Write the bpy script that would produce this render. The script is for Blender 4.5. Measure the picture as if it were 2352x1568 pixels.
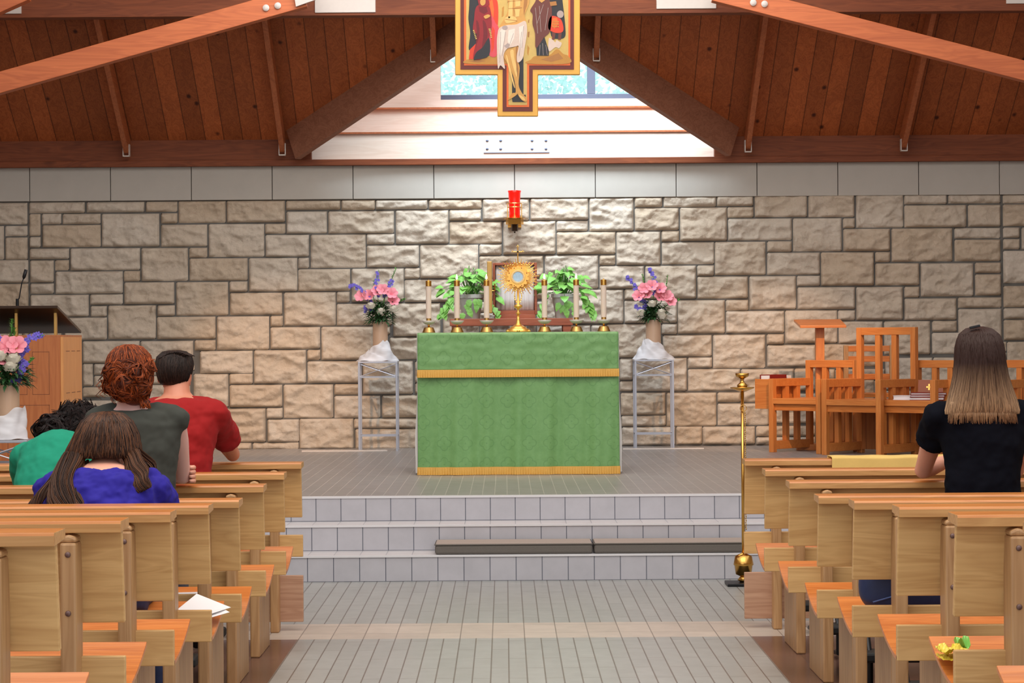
import bpy, bmesh, math, random
from mathutils import Vector, Matrix, noise
R = math.radians
rnd = random.Random(7)
for o in list(bpy.data.objects): bpy.data.objects.remove(o)
SC = bpy.context.scene
COL = SC.collection
# ---------------------------------------------------------------- camera, world, light, exposure
F = 5400.0; VX = 1159.0; VY = 784.0; ROLL = 0.007; H = 1.397
cd = bpy.data.cameras.new('camera'); cam = bpy.data.objects.new('camera', cd); COL.objects.link(cam)
cd.sensor_width = 36; cd.lens = F / 2352 * 36; cd.shift_x = (1176 - VX) / 2352; cd.clip_start = .1
cam.matrix_world = Matrix.Translation((0, 0, H)) @ Matrix.Rotation(R(90), 4, 'X') @ Matrix.Rotation(-ROLL, 4, 'Z')
SC.camera = cam
SC.view_settings.view_transform = 'Standard'; SC.view_settings.look = 'None'
SC.view_settings.gamma = 1; SC.view_settings.use_curve_mapping = False
SC.view_settings.exposure = -0.14
w = bpy.data.worlds.new('sky'); SC.world = w; w.use_nodes = True
bg = w.node_tree.nodes['Background']; bg.inputs[0].default_value = (.93, .96, 1, 1); bg.inputs[1].default_value = 1.45
def area(name, loc, target, sx, sy, power, color, spread=180):
    l = bpy.data.lights.new(name, 'AREA'); l.shape = 'RECTANGLE'; l.size = sx; l.size_y = sy; l.energy = power; l.color = color
    l.spread = R(spread)
    o = bpy.data.objects.new(name, l); COL.objects.link(o); o.location = loc
    o.rotation_euler = (Vector(target) - Vector(loc)).to_track_quat('-Z', 'Y').to_euler(); return o
def spot(name, loc, target, power, color, size, blend=.5, rad=.05):
    l = bpy.data.lights.new(name, 'SPOT'); l.energy = power; l.color = color; l.spot_size = R(size); l.spot_blend = blend; l.shadow_soft_size = rad
    o = bpy.data.objects.new(name, l); COL.objects.link(o); o.location = loc
    o.rotation_euler = (Vector(target) - Vector(loc)).to_track_quat('-Z', 'Y').to_euler(); return o
CX = 0.085
area('skylight_daylight', (CX, 18.2, 6.4), (CX, 20.7, 3.2), 3.6, 3.0, 1250, (.80, .90, 1))
area('nave_lamps', (0, 7.5, 6.5), (0, 8.6, 0), 7.0, 5.0, 380, (1, .87, .72))
area('sanctuary_fill', (CX, 16.3, 5.4), (CX, 18.4, 0), 5.0, 1.2, 110, (1, .90, .78))  # added fill light over the sanctuary, stands for no fixture
for lx in (-2.6, 2.8): spot('sanctuary_lamp_light', (lx, 15.2, 4.6), (lx * .80 + CX, 20.9, .70), 1000, (1, .58, .30), 21, .8, .04)
spot('altar_lamp_light', (CX, 13.2, 5.2), (CX, 16.7, 1.0), 260, (1, .86, .7), 26, .8, .08)

# ---------------------------------------------------------------- helpers
def at(px, py, Y):
    u = px - VX; v = VY - py
    return Vector(((u + v * ROLL) / F * Y, Y, H + (v - u * ROLL) / F * Y))
def lin(c):
    return tuple(((x / 255 / 12.92) if x / 255 <= .04045 else ((x / 255 + .055) / 1.055) ** 2.4) for x in c) + (1,)
class MB:
    def __init__(s): s.v = []; s.f = []; s.m = []
    def add(s, vs, fs, mi=0):
        b = len(s.v); s.v += [tuple(v) for v in vs]; s.f += [tuple(b + i for i in f) for f in fs]; s.m += [mi] * len(fs); return s
    def box(s, x0, x1, y0, y1, z0, z1, mi=0, M=None):
        vs = [Vector((x, y, z)) for z in (z0, z1) for y in (y0, y1) for x in (x0, x1)]
        if M is not None: vs = [M @ v for v in vs]
        return s.add(vs, [(0, 2, 3, 1), (4, 5, 7, 6), (0, 1, 5, 4), (2, 6, 7, 3), (0, 4, 6, 2), (1, 3, 7, 5)], mi)
    def beam(s, a, b, w, h, up=(0, 0, 1), mi=0):
        a = Vector(a); b = Vector(b); d = (b - a); L = d.length; d.normalize()
        x = d.cross(Vector(up)).normalized(); z = x.cross(d)
        M = Matrix((x, d, z)).transposed().to_4x4(); M.translation = a
        return s.box(-w / 2, w / 2, 0, L, -h / 2, h / 2, mi, M)
    def tube(s, pts, r, n=8, mi=0, cap=True):
        pts = [Vector(p) for p in pts]; k = len(pts); rs = r if isinstance(r, (list, tuple)) else [r] * k
        b = len(s.v); up = None; vs = []
        for i, p in enumerate(pts):
            t = (pts[min(i + 1, k - 1)] - pts[max(i - 1, 0)])
            if t.length < 1e-9: t = Vector((0, 0, 1))
            t.normalize()
            if up is None: up = Vector((1, 0, 0)) if abs(t.x) < .9 else Vector((0, 1, 0))
            x = up - t * up.dot(t); x.normalize(); y = t.cross(x); up = x
            for j in range(n):
                a = 2 * math.pi * j / n; vs.append(p + x * math.cos(a) * rs[i] + y * math.sin(a) * rs[i])
        fs = [(i * n + j, i * n + (j + 1) % n, (i + 1) * n + (j + 1) % n, (i + 1) * n + j) for i in range(k - 1) for j in range(n)]
        if cap: fs += [tuple(reversed(range(n))), tuple(range((k - 1) * n, k * n))]
        return s.add(vs, fs, mi)
    def lathe(s, prof, c=(0, 0, 0), n=20, mi=0, M=None):
        c = Vector(c); vs = []
        for r, z in prof:
            for j in range(n):
                a = 2 * math.pi * j / n; v = Vector((r * math.cos(a), r * math.sin(a), z))
                if M is not None: v = M @ v
                vs.append(c + v)
        k = len(prof)
        fs = [(i * n + j, i * n + (j + 1) % n, (i + 1) * n + (j + 1) % n, (i + 1) * n + j) for i in range(k - 1) for j in range(n)]
        fs += [tuple(reversed(range(n))), tuple(range((k - 1) * n, k * n))]
        return s.add(vs, fs, mi)
    def prism(s, poly, y0, y1, mi=0, M=None):   # polygon in x,z extruded along y
        n = len(poly); vs = [Vector((x, y0, z)) for x, z in poly] + [Vector((x, y1, z)) for x, z in poly]
        if M is not None: vs = [M @ v for v in vs]
        return s.add(vs, [tuple(range(n)), tuple(reversed(range(n, 2 * n)))] + [(i, i + n, (i + 1) % n + n, (i + 1) % n) for i in range(n)], mi)
    def ball(s, c, r, n=12, m=8, mi=0, M=None):
        rr = r if isinstance(r, (tuple, list)) else (r, r, r); c = Vector(c)
        vs = []; 
        for i in range(m + 1):
            t = math.pi * i / m
            for j in range(n):
                a = 2 * math.pi * j / n
                v = Vector((rr[0] * math.sin(t) * math.cos(a), rr[1] * math.sin(t) * math.sin(a), rr[2] * math.cos(t)))
                if M is not None: v = M @ v
                vs.append(c + v)
        return s.add(vs, [(i * n + j, (i + 1) * n + j, (i + 1) * n + (j + 1) % n, i * n + (j + 1) % n) for i in range(m) for j in range(n)], mi)
    def grid(s, fn, nu, nv, mi=0):
        vs = [fn(i / nu, j / nv) for j in range(nv + 1) for i in range(nu + 1)]
        return s.add(vs, [(j * (nu + 1) + i, j * (nu + 1) + i + 1, (j + 1) * (nu + 1) + i + 1, (j + 1) * (nu + 1) + i) for j in range(nv) for i in range(nu)], mi)
    def build(s, name, mat, parent=None, bevel=0, smooth=False, loc=None, solid=0, fix=True):
        me = bpy.data.meshes.new(name); me.from_pydata(s.v, [], s.f)
        mats = mat if isinstance(mat, (list, tuple)) else [mat]
        for m in mats: me.materials.append(m)
        if len(mats) > 1: me.polygons.foreach_set('material_index', s.m)
        if fix:
            bm = bmesh.new(); bm.from_mesh(me); bmesh.ops.recalc_face_normals(bm, faces=bm.faces[:]); bm.to_mesh(me); bm.free()
        if smooth:
            me.polygons.foreach_set('use_smooth', [True] * len(me.polygons))
        me.update()
        o = bpy.data.objects.new(name, me); COL.objects.link(o)
        if parent is not None: o.parent = parent
        if loc is not None: o.location = loc
        if solid:
            q = o.modifiers.new('solid', 'SOLIDIFY'); q.thickness = solid; q.offset = 0
        if bevel:
            q = o.modifiers.new('bevel', 'BEVEL'); q.width = bevel; q.segments = 2; q.limit_method = 'ANGLE'; q.angle_limit = R(40)
        return o
def tag(o, label=None, cat=None, group=None, kind=None):
    if label: o['label'] = label
    if cat: o['category'] = cat
    if group: o['group'] = group
    if kind: o['kind'] = kind
    return o
def thing(name, label, cat, loc=(0, 0, 0), rz=0, group=None):
    o = bpy.data.objects.new(name, None); COL.objects.link(o); o.location = loc; o.rotation_euler = (0, 0, rz); o.empty_display_size = .05
    return tag(o, label, cat, group)
def struct(o): o['kind'] = 'structure'; return o
def kids(o): return [c for c in bpy.data.objects if c.parent == o]
def dup(o, loc=None, rz=None, label=None):
    tree = {}
    for c in bpy.data.objects:
        if c.parent: tree.setdefault(c.parent.name, []).append(c)
    def cp(a, parent):
        c = a.copy(); COL.objects.link(c)
        if parent is not None: c.parent = parent
        for ch in tree.get(a.name, []): cp(ch, c)
        return c
    c = cp(o, None)
    if loc is not None: c.location = loc
    if rz is not None: c.rotation_euler = (0, 0, rz)
    if label: c['label'] = label
    return c

# ---------------------------------------------------------------- materials
def newmat(name):
    m = bpy.data.materials.new(name); m.use_nodes = True; nt = m.node_tree; b = nt.nodes['Principled BSDF']; return m, nt, b
def N(nt, t, **k):
    n = nt.nodes.new(t)
    for a, v in k.items(): setattr(n, a, v)
    return n
def L(nt, a, b): nt.links.new(a, b)
def math_(nt, op, a, b=None, c=None):
    n = N(nt, 'ShaderNodeMath', operation=op)
    for i, x in enumerate((a, b, c)):
        if x is None: continue
        if isinstance(x, (int, float)): n.inputs[i].default_value = x
        else: L(nt, x, n.inputs[i])
    return n.outputs[0]
def mixc(nt, f, a, b, mode='MIX'):
    n = N(nt, 'ShaderNodeMix', data_type='RGBA', blend_type=mode)
    if isinstance(f, (int, float)): n.inputs[0].default_value = f
    else: L(nt, f, n.inputs[0])
    for i, x in ((6, a), (7, b)):
        if isinstance(x, tuple): n.inputs[i].default_value = x
        else: L(nt, x, n.inputs[i])
    return n.outputs[2]
def bump(nt, b, h, st=.3, dist=.01):
    n = N(nt, 'ShaderNodeBump'); n.inputs['Strength'].default_value = st; n.inputs['Distance'].default_value = dist
    L(nt, h, n.inputs['Height']); L(nt, n.outputs[0], b.inputs['Normal'])
def ramp(nt, f, stops):
    n = N(nt, 'ShaderNodeValToRGB'); e = n.color_ramp.elements
    e[0].position, e[0].color = stops[0]; e[1].position, e[1].color = stops[-1]
    for p, c in stops[1:-1]:
        q = e.new(p); q.color = c
    L(nt, f, n.inputs[0]); return n.outputs[0]
def coords(nt, scale=(1, 1, 1), rnd_=True):
    tc = N(nt, 'ShaderNodeTexCoord'); v = tc.outputs['Object']
    if rnd_:
        oi = N(nt, 'ShaderNodeObjectInfo'); ad = N(nt, 'ShaderNodeVectorMath', operation='ADD')
        k = math_(nt, 'MULTIPLY', oi.outputs['Random'], 37.0); L(nt, v, ad.inputs[0]); L(nt, k, ad.inputs[1]); v = ad.outputs[0]
    mp = N(nt, 'ShaderNodeMapping'); mp.inputs['Scale'].default_value = scale; L(nt, v, mp.inputs[0]); return mp.outputs[0]
def noise_(nt, v, sc, det=4, rough=.55, dist=0):
    n = N(nt, 'ShaderNodeTexNoise'); n.inputs['Scale'].default_value = sc; n.inputs['Detail'].default_value = det
    n.inputs['Roughness'].default_value = rough; n.inputs['Distortion'].default_value = dist; L(nt, v, n.inputs['Vector']); return n.outputs[0]
def plain(name, c, rough=.5, metal=0, nz=0, nsc=30, **k):
    m, nt, b = newmat(name); b.inputs['Roughness'].default_value = rough; b.inputs['Metallic'].default_value = metal
    col = lin(c)
    v = coords(nt); f = noise_(nt, v, nsc)
    d = tuple(x * (1 - nz) for x in col[:3]) + (1,); e = tuple(min(1, x * (1 + nz)) for x in col[:3]) + (1,)
    L(nt, mixc(nt, f, d, e), b.inputs['Base Color'])
    if k.get('bump'): bump(nt, b, f, k['bump'], k.get('dist', .004))
    if k.get('emit'): b.inputs['Emission Color'].default_value = lin(k['emit']); b.inputs['Emission Strength'].default_value = k['es']
    if k.get('sheen'): b.inputs['Sheen Weight'].default_value = k['sheen']
    if k.get('trans'): b.inputs['Transmission Weight'].default_value = k['trans']
    if k.get('alpha') is not None: b.inputs['Alpha'].default_value = k['alpha']
    if k.get('sss'): b.inputs['Subsurface Weight'].default_value = k['sss']; b.inputs['Subsurface Radius'].default_value = (.02, .008, .005)
    if k.get('spec') is not None: b.inputs['Specular IOR Level'].default_value = k['spec']
    return m
def wood(name, c1, c2, axis='X', rough=.42, sc=1.0, knots=0, plank=None, bandy=0, spec=.5):
    m, nt, b = newmat(name); b.inputs['Roughness'].default_value = rough; b.inputs['Specular IOR Level'].default_value = spec
    st = {'X': (1.2, 14, 14), 'Y': (14, 1.2, 14), 'Z': (14, 14, 1.2)}[axis]
    v = coords(nt, tuple(q * sc for q in st), plank is None)
    g = noise_(nt, v, 1.0, 3, .5, .8)
    st2 = {'X': (3, 120, 120), 'Y': (120, 3, 120), 'Z': (120, 120, 3)}[axis]
    v2 = coords(nt, tuple(q * sc for q in st2)); fine = noise_(nt, v2, 1.0, 2)
    rings = math_(nt, 'FRACT', math_(nt, 'MULTIPLY', g, 7.0)); rings = math_(nt, 'ABSOLUTE', math_(nt, 'SUBTRACT', rings, .5))
    f = math_(nt, 'ADD', math_(nt, 'MULTIPLY', rings, 1.0), math_(nt, 'MULTIPLY', fine, .55))
    f = math_(nt, 'ADD', math_(nt, 'MULTIPLY', f, .5), math_(nt, 'MULTIPLY', g, .45))
    col = ramp(nt, f, [(.2, lin(c1)), (.75, lin(c2))])
    hgt = f
    if plank:
        tc = N(nt, 'ShaderNodeTexCoord'); sp = N(nt, 'ShaderNodeSeparateXYZ'); L(nt, tc.outputs['Object'], sp.inputs[0])
        q = math_(nt, 'DIVIDE', sp.outputs[{'x': 0, 'y': 1, 'z': 2}[plank[0]]], plank[1])
        fl = math_(nt, 'FLOOR', q); fr = math_(nt, 'FRACT', q)
        wn = N(nt, 'ShaderNodeTexWhiteNoise', noise_dimensions='1D'); L(nt, fl, wn.inputs['W'])
        k = math_(nt, 'ADD', math_(nt, 'MULTIPLY', wn.outputs[0], plank[2]), 1 - plank[2] * .5)
        cm = N(nt, 'ShaderNodeVectorMath', operation='SCALE'); L(nt, col, cm.inputs[0]); L(nt, k, cm.inputs['Scale']); col = cm.outputs[0]
        e = math_(nt, 'MINIMUM', fr, math_(nt, 'SUBTRACT', 1.0, fr)); ln = math_(nt, 'GREATER_THAN', e, .025)
        lc = N(nt, 'ShaderNodeVectorMath', operation='SCALE'); L(nt, col, lc.inputs[0]); L(nt, math_(nt, 'ADD', math_(nt, 'MULTIPLY', ln, .6), .4), lc.inputs['Scale']); col = lc.outputs[0]
        hgt = math_(nt, 'MULTIPLY', ln, 1.0)
    if knots:
        kv = coords(nt, {'X': (.5, 1, 1), 'Y': (1, .5, 1), 'Z': (1, 1, .5)}[axis])
        vo = N(nt, 'ShaderNodeTexVoronoi'); vo.inputs['Scale'].default_value = knots; L(nt, kv, vo.inputs['Vector'])
        kk = ramp(nt, vo.outputs['Distance'], [(.05, (.18, .12, .1, 1)), (.12, (1, 1, 1, 1))])
        col = mixc(nt, 1.0, col, kk, 'MULTIPLY')
    L(nt, col, b.inputs['Base Color']); bump(nt, b, hgt, .25 if plank else .08, .004)
    return m
def tile(name, c, mortar, bw, rh, swap=False, off=.5, msize=.004, rough=.4, var=.12, origin=(0, 0, 0), axes='xy', nz=.15):
    m, nt, b = newmat(name); b.inputs['Roughness'].default_value = rough
    tc = N(nt, 'ShaderNodeTexCoord'); sp = N(nt, 'ShaderNodeSeparateXYZ'); L(nt, tc.outputs['Object'], sp.inputs[0])
    cb = N(nt, 'ShaderNodeCombineXYZ'); d = {'x': 0, 'y': 1, 'z': 2}
    L(nt, math_(nt, 'SUBTRACT', sp.outputs[d[axes[0]]], origin[d[axes[0]]]), cb.inputs[0]); L(nt, math_(nt, 'SUBTRACT', sp.outputs[d[axes[1]]], origin[d[axes[1]]]), cb.inputs[1])
    br = N(nt, 'ShaderNodeTexBrick'); br.offset = off; L(nt, cb.outputs[0], br.inputs['Vector'])
    br.inputs['Scale'].default_value = 1; br.inputs['Brick Width'].default_value = bw; br.inputs['Row Height'].default_value = rh
    br.inputs['Mortar Size'].default_value = msize; br.inputs['Mortar Smooth'].default_value = .3; br.inputs['Bias'].default_value = 0
    a = lin(c); br.inputs['Color1'].default_value = tuple(x * (1 - var) for x in a[:3]) + (1,); br.inputs['Color2'].default_value = tuple(min(1, x * (1 + var)) for x in a[:3]) + (1,)
    br.inputs['Mortar'].default_value = lin(mortar)
    v = coords(nt, (1, 1, 1), False); f = noise_(nt, v, 9, 5, .6)
    g = ramp(nt, f, [(.3, (1 - nz, 1 - nz, 1 - nz, 1)), (.7, (1, 1, 1, 1))])
    L(nt, mixc(nt, 1.0, br.outputs['Color'], g, 'MULTIPLY'), b.inputs['Base Color'])
    bump(nt, b, math_(nt, 'SUBTRACT', 1.0, br.outputs['Fac']), .3, .003)
    return m
M = {}
M['oak'] = wood('oak_panel', (224, 182, 122), (192, 146, 90), 'X', .45)
M['oakz'] = wood('oak_leg', (196, 154, 108), (160, 116, 74), 'Z', .45)
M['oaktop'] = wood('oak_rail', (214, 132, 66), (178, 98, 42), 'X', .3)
M['rail'] = wood('rail_top_warm_light', (210, 140, 74), (176, 104, 48), 'X', .3)  # pew rail tops: warm light from above put into the orange
M['edge'] = wood('rail_sides_unwarmed', (214, 164, 104), (178, 126, 72), 'X', .4)  # same rail wood on the other faces, without that warm light
M['pink_oak'] = wood('pale_oak', (200, 160, 132), (164, 120, 94), 'X', .45)
M['chair'] = wood('chair_wood', (214, 138, 72), (190, 108, 50), 'Z', .38)
M['chairx'] = wood('chair_wood_flat', (214, 138, 72), (190, 108, 50), 'X', .38)
M['ambo'] = wood('ambo_wood', (196, 120, 66), (168, 92, 46), 'Z', .4)
M['ambo_lit'] = wood('ambo_wood_lit', (226, 160, 96), (206, 136, 76), 'Z', .4)  # ambo wood made paler, side light put into the colour
M['deck'] = wood('ceiling_deck', (186, 102, 54), (140, 70, 34), 'Y', .6, 1, 4.5, ('x', .165, .45), spec=.3)
M['beam'] = wood('beam_wood', (140, 76, 44), (104, 52, 30), 'X', .6, 1, 2.5, spec=.3)
M['glulam'] = wood('glulam_wood', (214, 118, 66), (180, 90, 48), 'X', .5, .8, 3.0)
M['rafter'] = wood('rafter_wood', (190, 108, 62), (150, 78, 42), 'Y', .55)
M['valley'] = wood('valley_wood', (156, 104, 80), (124, 78, 58), 'X', .6, spec=.3)
M['walnut'] = wood('tabernacle_wood', (176, 98, 66), (140, 70, 46), 'X', .4)
M['white_wood'] = wood('pale_painted_wood', (236, 220, 206), (222, 200, 182), 'X', .5)
M['steel'] = plain('painted_steel', (206, 196, 188), .45, .1, .05)
M['silver'] = plain('silver_tube', (178, 180, 190), .35, .6, .04)
M['brass'] = plain('brass', (214, 164, 84), .22, 1, .08)
M['brass_satin'] = plain('satin_brass', (196, 156, 92), .38, 1, .08)
M['gold'] = plain('gold', (250, 192, 100), .32, .75, .1)
M['bronze'] = plain('bronze', (58, 40, 28), .35, .6, .2)
M['bolt'] = plain('bolt_brown', (112, 84, 78), .4, .3, .1)
M['black'] = plain('black_metal', (22, 22, 26), .4, .4, .1)
M['dark'] = plain('dark_rubber', (30, 32, 34), .6, 0, .1)
M['wax'] = plain('candle_wax', (226, 208, 194), .4, 0, .03, sss=.2)
M['flame'] = plain('flame', (255, 200, 120), .5, emit=(255, 205, 130), es=14)
M['white_cloth'] = plain('white_cloth', (222, 218, 216), .8, 0, .04, bump=.2)
M['paper'] = plain('paper', (226, 222, 222), .8, 0, .03)
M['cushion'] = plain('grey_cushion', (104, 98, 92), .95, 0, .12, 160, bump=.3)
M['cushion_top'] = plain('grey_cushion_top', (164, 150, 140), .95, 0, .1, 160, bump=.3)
M['fringe'] = plain('gold_fringe', (222, 172, 84), .6, 0, .22, 260, bump=.6)
M['yellow_cloth'] = plain('yellow_cloth', (226, 190, 110), .85, 0, .05, 60)
M['vase'] = plain('tan_ceramic', (196, 164, 138), .25, 0, .03)
M['pot'] = plain('white_pot', (206, 208, 204), .35, 0, .03)
M['red_glass'] = plain('red_glass', (226, 22, 12), .15, 0, .05, emit=(230, 20, 8), es=.35)
M['leaf'] = plain('leaf_green', (88, 150, 62), .45, 0, .3, 14)
M['leaf_bright'] = plain('leaf_bright', (132, 196, 92), .4, 0, .28, 12)
M['leaf_dark'] = plain('leaf_dark', (44, 84, 42), .55, 0, .3, 14)
M['rose_white'] = plain('rose_white', (232, 226, 210), .6, 0, .05)
M['pink'] = plain('pink_petal', (240, 150, 164), .6, 0, .1)
M['purple'] = plain('purple_petal', (116, 102, 208), .6, 0, .2)
M['navy'] = plain('navy_cloth', (28, 42, 82), .6, 0, .2, bump=.3)
M['skin'] = plain('skin', (222, 160, 136), .5, 0, .06, 20, sss=.15)
M['skin2'] = plain('skin_tan', (206, 134, 106), .5, 0, .06, 20, sss=.15)
M['eye'] = plain('eye', (240, 240, 240), .2)
M['book_red'] = plain('red_book', (128, 30, 28), .5, 0, .1)
M['book_brown'] = plain('brown_book', (150, 78, 44), .5, 0, .1)
M['yellow'] = plain('yellow_wrap', (228, 204, 70), .35, 0, .25, 30)
M['plaster'] = plain('plaster', (176, 160, 140), .8, 0, .05)
M['aluminium'] = plain('dark_frame', (84, 92, 112), .5, .2, .05)
def glass():
    m, nt, b = newmat('window_glass'); out = nt.nodes['Material Output']
    tr = N(nt, 'ShaderNodeBsdfTransparent'); tr.inputs[0].default_value = (.93, .98, .98, 1); gl = N(nt, 'ShaderNodeBsdfGlossy'); gl.inputs['Roughness'].default_value = .05
    fr = N(nt, 'ShaderNodeFresnel'); fr.inputs[0].default_value = 1.3; mx = N(nt, 'ShaderNodeMixShader')
    L(nt, fr.outputs[0], mx.inputs[0]); L(nt, tr.outputs[0], mx.inputs[1]); L(nt, gl.outputs[0], mx.inputs[2]); L(nt, mx.outputs[0], out.inputs[0]); return m
M['glass'] = glass()
def tulle():
    m, nt, b = newmat('white_tulle'); b.inputs['Base Color'].default_value = (.8, .8, .84, 1); b.inputs['Roughness'].default_value = .6
    v = coords(nt, (2, 2, 6)); f = noise_(nt, v, 3, 2)
    L(nt, ramp(nt, f, [(.3, (.62, .62, .62, 1)), (.7, (.88, .88, .88, 1))]), b.inputs['Alpha']); return m
M['tulle'] = tulle()
def brocade():
    m, nt, b = newmat('green_brocade'); b.inputs['Roughness'].default_value = .45; b.inputs['Sheen Weight'].default_value = .3
    tc = N(nt, 'ShaderNodeTexCoord'); sp = N(nt, 'ShaderNodeSeparateXYZ'); L(nt, tc.outputs['Object'], sp.inputs[0])
    def cell(v, o): return math_(nt, 'SUBTRACT', math_(nt, 'FRACT', math_(nt, 'ADD', math_(nt, 'DIVIDE', v, .15), o)), .5)
    def ring(ox):
        x = math_(nt, 'ABSOLUTE', cell(sp.outputs[0], ox)); z = math_(nt, 'ABSOLUTE', cell(sp.outputs[2], ox))
        def ds(a, c_): return math_(nt, 'SQRT', math_(nt, 'ADD', math_(nt, 'POWER', math_(nt, 'SUBTRACT', a, .17), 2), math_(nt, 'POWER', c_, 2)))
        d = math_(nt, 'MINIMUM', ds(x, z), ds(z, x))
        return math_(nt, 'LESS_THAN', math_(nt, 'ABSOLUTE', math_(nt, 'SUBTRACT', d, .16)), .022)
    r_ = math_(nt, 'MAXIMUM', ring(0), 0)
    v = coords(nt, (1, 1, 1), False); f = noise_(nt, v, 26, 5, .7)
    c = mixc(nt, f, lin((92, 142, 80)), lin((126, 172, 108)))
    c = mixc(nt, math_(nt, 'MULTIPLY', r_, .38), c, lin((80, 128, 70))); L(nt, c, b.inputs['Base Color'])
    bump(nt, b, math_(nt, 'ADD', f, r_), .12, .003); return m
M['brocade'] = brocade()
def stone():
    m, nt, b = newmat('ashlar_stone'); b.inputs['Roughness'].default_value = .92; b.inputs['Specular IOR Level'].default_value = .15
    at_ = N(nt, 'ShaderNodeAttribute', attribute_name='tint'); v = coords(nt, (1, 1, 1), False)
    a = noise_(nt, v, 2.6, 5, .6, .4); c = noise_(nt, v, 26, 8, .72); c2 = noise_(nt, v, 70, 6, .7, .6)
    col = mixc(nt, a, lin((192, 176, 156)), lin((220, 210, 198)))
    col = mixc(nt, math_(nt, 'MULTIPLY', at_.outputs['Fac'], .55), col, lin((188, 162, 132)))
    g = ramp(nt, c, [(.3, (.88, .87, .86, 1)), (.65, (1, 1, 1, 1))]); col = mixc(nt, 1.0, col, g, 'MULTIPLY')
    L(nt, col, b.inputs['Base Color']); bump(nt, b, math_(nt, 'ADD', c, math_(nt, 'MULTIPLY', c2, .6)), 1.0, .009); return m
M['stone'] = stone()
M['mortar'] = plain('mortar', (98, 95, 91), .95, 0, .08)
M['cap'] = plain('smooth_limestone', (178, 172, 164), .8, 0, .06, 8, bump=.1)
def hair(name, c1, c2, z0=None, z1=None):
    m, nt, b = newmat(name); b.inputs['Roughness'].default_value = .5; b.inputs['Specular IOR Level'].default_value = .25
    g = N(nt, 'ShaderNodeNewGeometry'); f = g.outputs['Random Per Island']
    if z0 is None: col = mixc(nt, math_(nt, 'POWER', f, 1.6), lin(c1), lin(c2))
    else:
        tc = N(nt, 'ShaderNodeTexCoord'); sp = N(nt, 'ShaderNodeSeparateXYZ'); L(nt, tc.outputs['Object'], sp.inputs[0])
        mr = N(nt, 'ShaderNodeMapRange'); mr.inputs[1].default_value = z0; mr.inputs[2].default_value = z1; L(nt, sp.outputs[2], mr.inputs[0])
        k = math_(nt, 'MULTIPLY', math_(nt, 'SUBTRACT', 1.0, mr.outputs[0]), math_(nt, 'ADD', math_(nt, 'MULTIPLY', f, .9), .35)); n = N(nt, 'ShaderNodeClamp'); L(nt, k, n.inputs[0]); col = mixc(nt, n.outputs[0], lin(c1), lin(c2))
    L(nt, col, b.inputs['Base Color']); return m
# ---------------------------------------------------------------- the setting
Y1 = 13.74; TR = .323; RI = .152; PZ = 3 * RI; WY = 20.93
M['fl_aisle'] = tile('aisle_tile', (162, 163, 159), (112, 104, 98), .61, .0762, off=.5, msize=.0035, axes='yx', rough=.32, var=.05, origin=(CX, 0, 0))
M['fl_dark'] = tile('dark_floor_tile', (104, 74, 64), (70, 54, 50), .61, .305, off=0, msize=.004, axes='yx', rough=.22, var=.08, origin=(CX, 0, 0))
M['fl_band'] = tile('pale_band_tile', (196, 182, 168), (140, 126, 116), .305, .1524, off=0, msize=.003, axes='yx', rough=.35, var=.07, origin=(CX, 0, 0))
M['fl_plat'] = tile('platform_tile', (148, 144, 142), (186, 180, 174), .305, .0762, off=.5, msize=.0025, axes='yx', rough=.35, var=.05, origin=(CX, 0, 0))
M['riser'] = tile('riser_tile', (186, 184, 190), (96, 98, 110), .1524, .1524, off=0, msize=.003, axes='xz', rough=.4, var=.03, origin=(.058, 0, 0), nz=.1)
M['tread'] = tile('tread_tile', (206, 202, 202), (150, 150, 156), .1524, .4, off=0, msize=.002, axes='xy', rough=.35, var=.02, origin=(.058, 0, 0), nz=.06)
M['nosing'] = plain('nosing', (216, 214, 216), .4, 0, .03)
def floor_z(Y):
    return 0 if Y > 8.7 else (8.7 - Y) * .0475
b = MB()
def fl(x0, x1, y0, y1, mi):
    b.add([(x0, y0, floor_z(y0)), (x1, y0, floor_z(y0)), (x1, y1, floor_z(y1)), (x0, y1, floor_z(y1))], [(0, 1, 2, 3)], mi)
AW = 1.07
for y0, y1 in ((-3, 8.7), (8.7, 11.08)):
    fl(-6.5, CX - AW, y0, y1, 1); fl(CX - AW, CX + AW, y0, y1, 0); fl(CX + AW, 6.5, y0, y1, 1)
fl(-6.5, 6.5, 11.08, 11.68, 2); fl(-6.5, 6.5, 11.68, Y1 + .02, 0)
struct(b.build('floor', [M['fl_aisle'], M['fl_dark'], M['fl_band']], fix=False))
for i in range(3):
    b = MB(); y = Y1 + TR * i; z = RI * i
    b.box(-6.4, 6.4, y, y + .02, z, z + RI - .008, 0)
    b.box(-6.4, 6.4, y - .006, y + (TR if i < 2 else .06), z + RI - .012, z + RI, 1 if i < 2 else 2)
    if i < 2: b.box(-6.4, 6.4, y - .007, y + .02, z + RI - .011, z + RI + .0005, 2)
    struct(b.build('step', [M['riser'], M['tread'], M['nosing']]))
b = MB(); b.box(-6.4, 6.4, Y1 + 2 * TR + .05, WY + .3, 0, PZ); struct(b.build('sanctuary_platform', M['fl_plat']))

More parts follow.
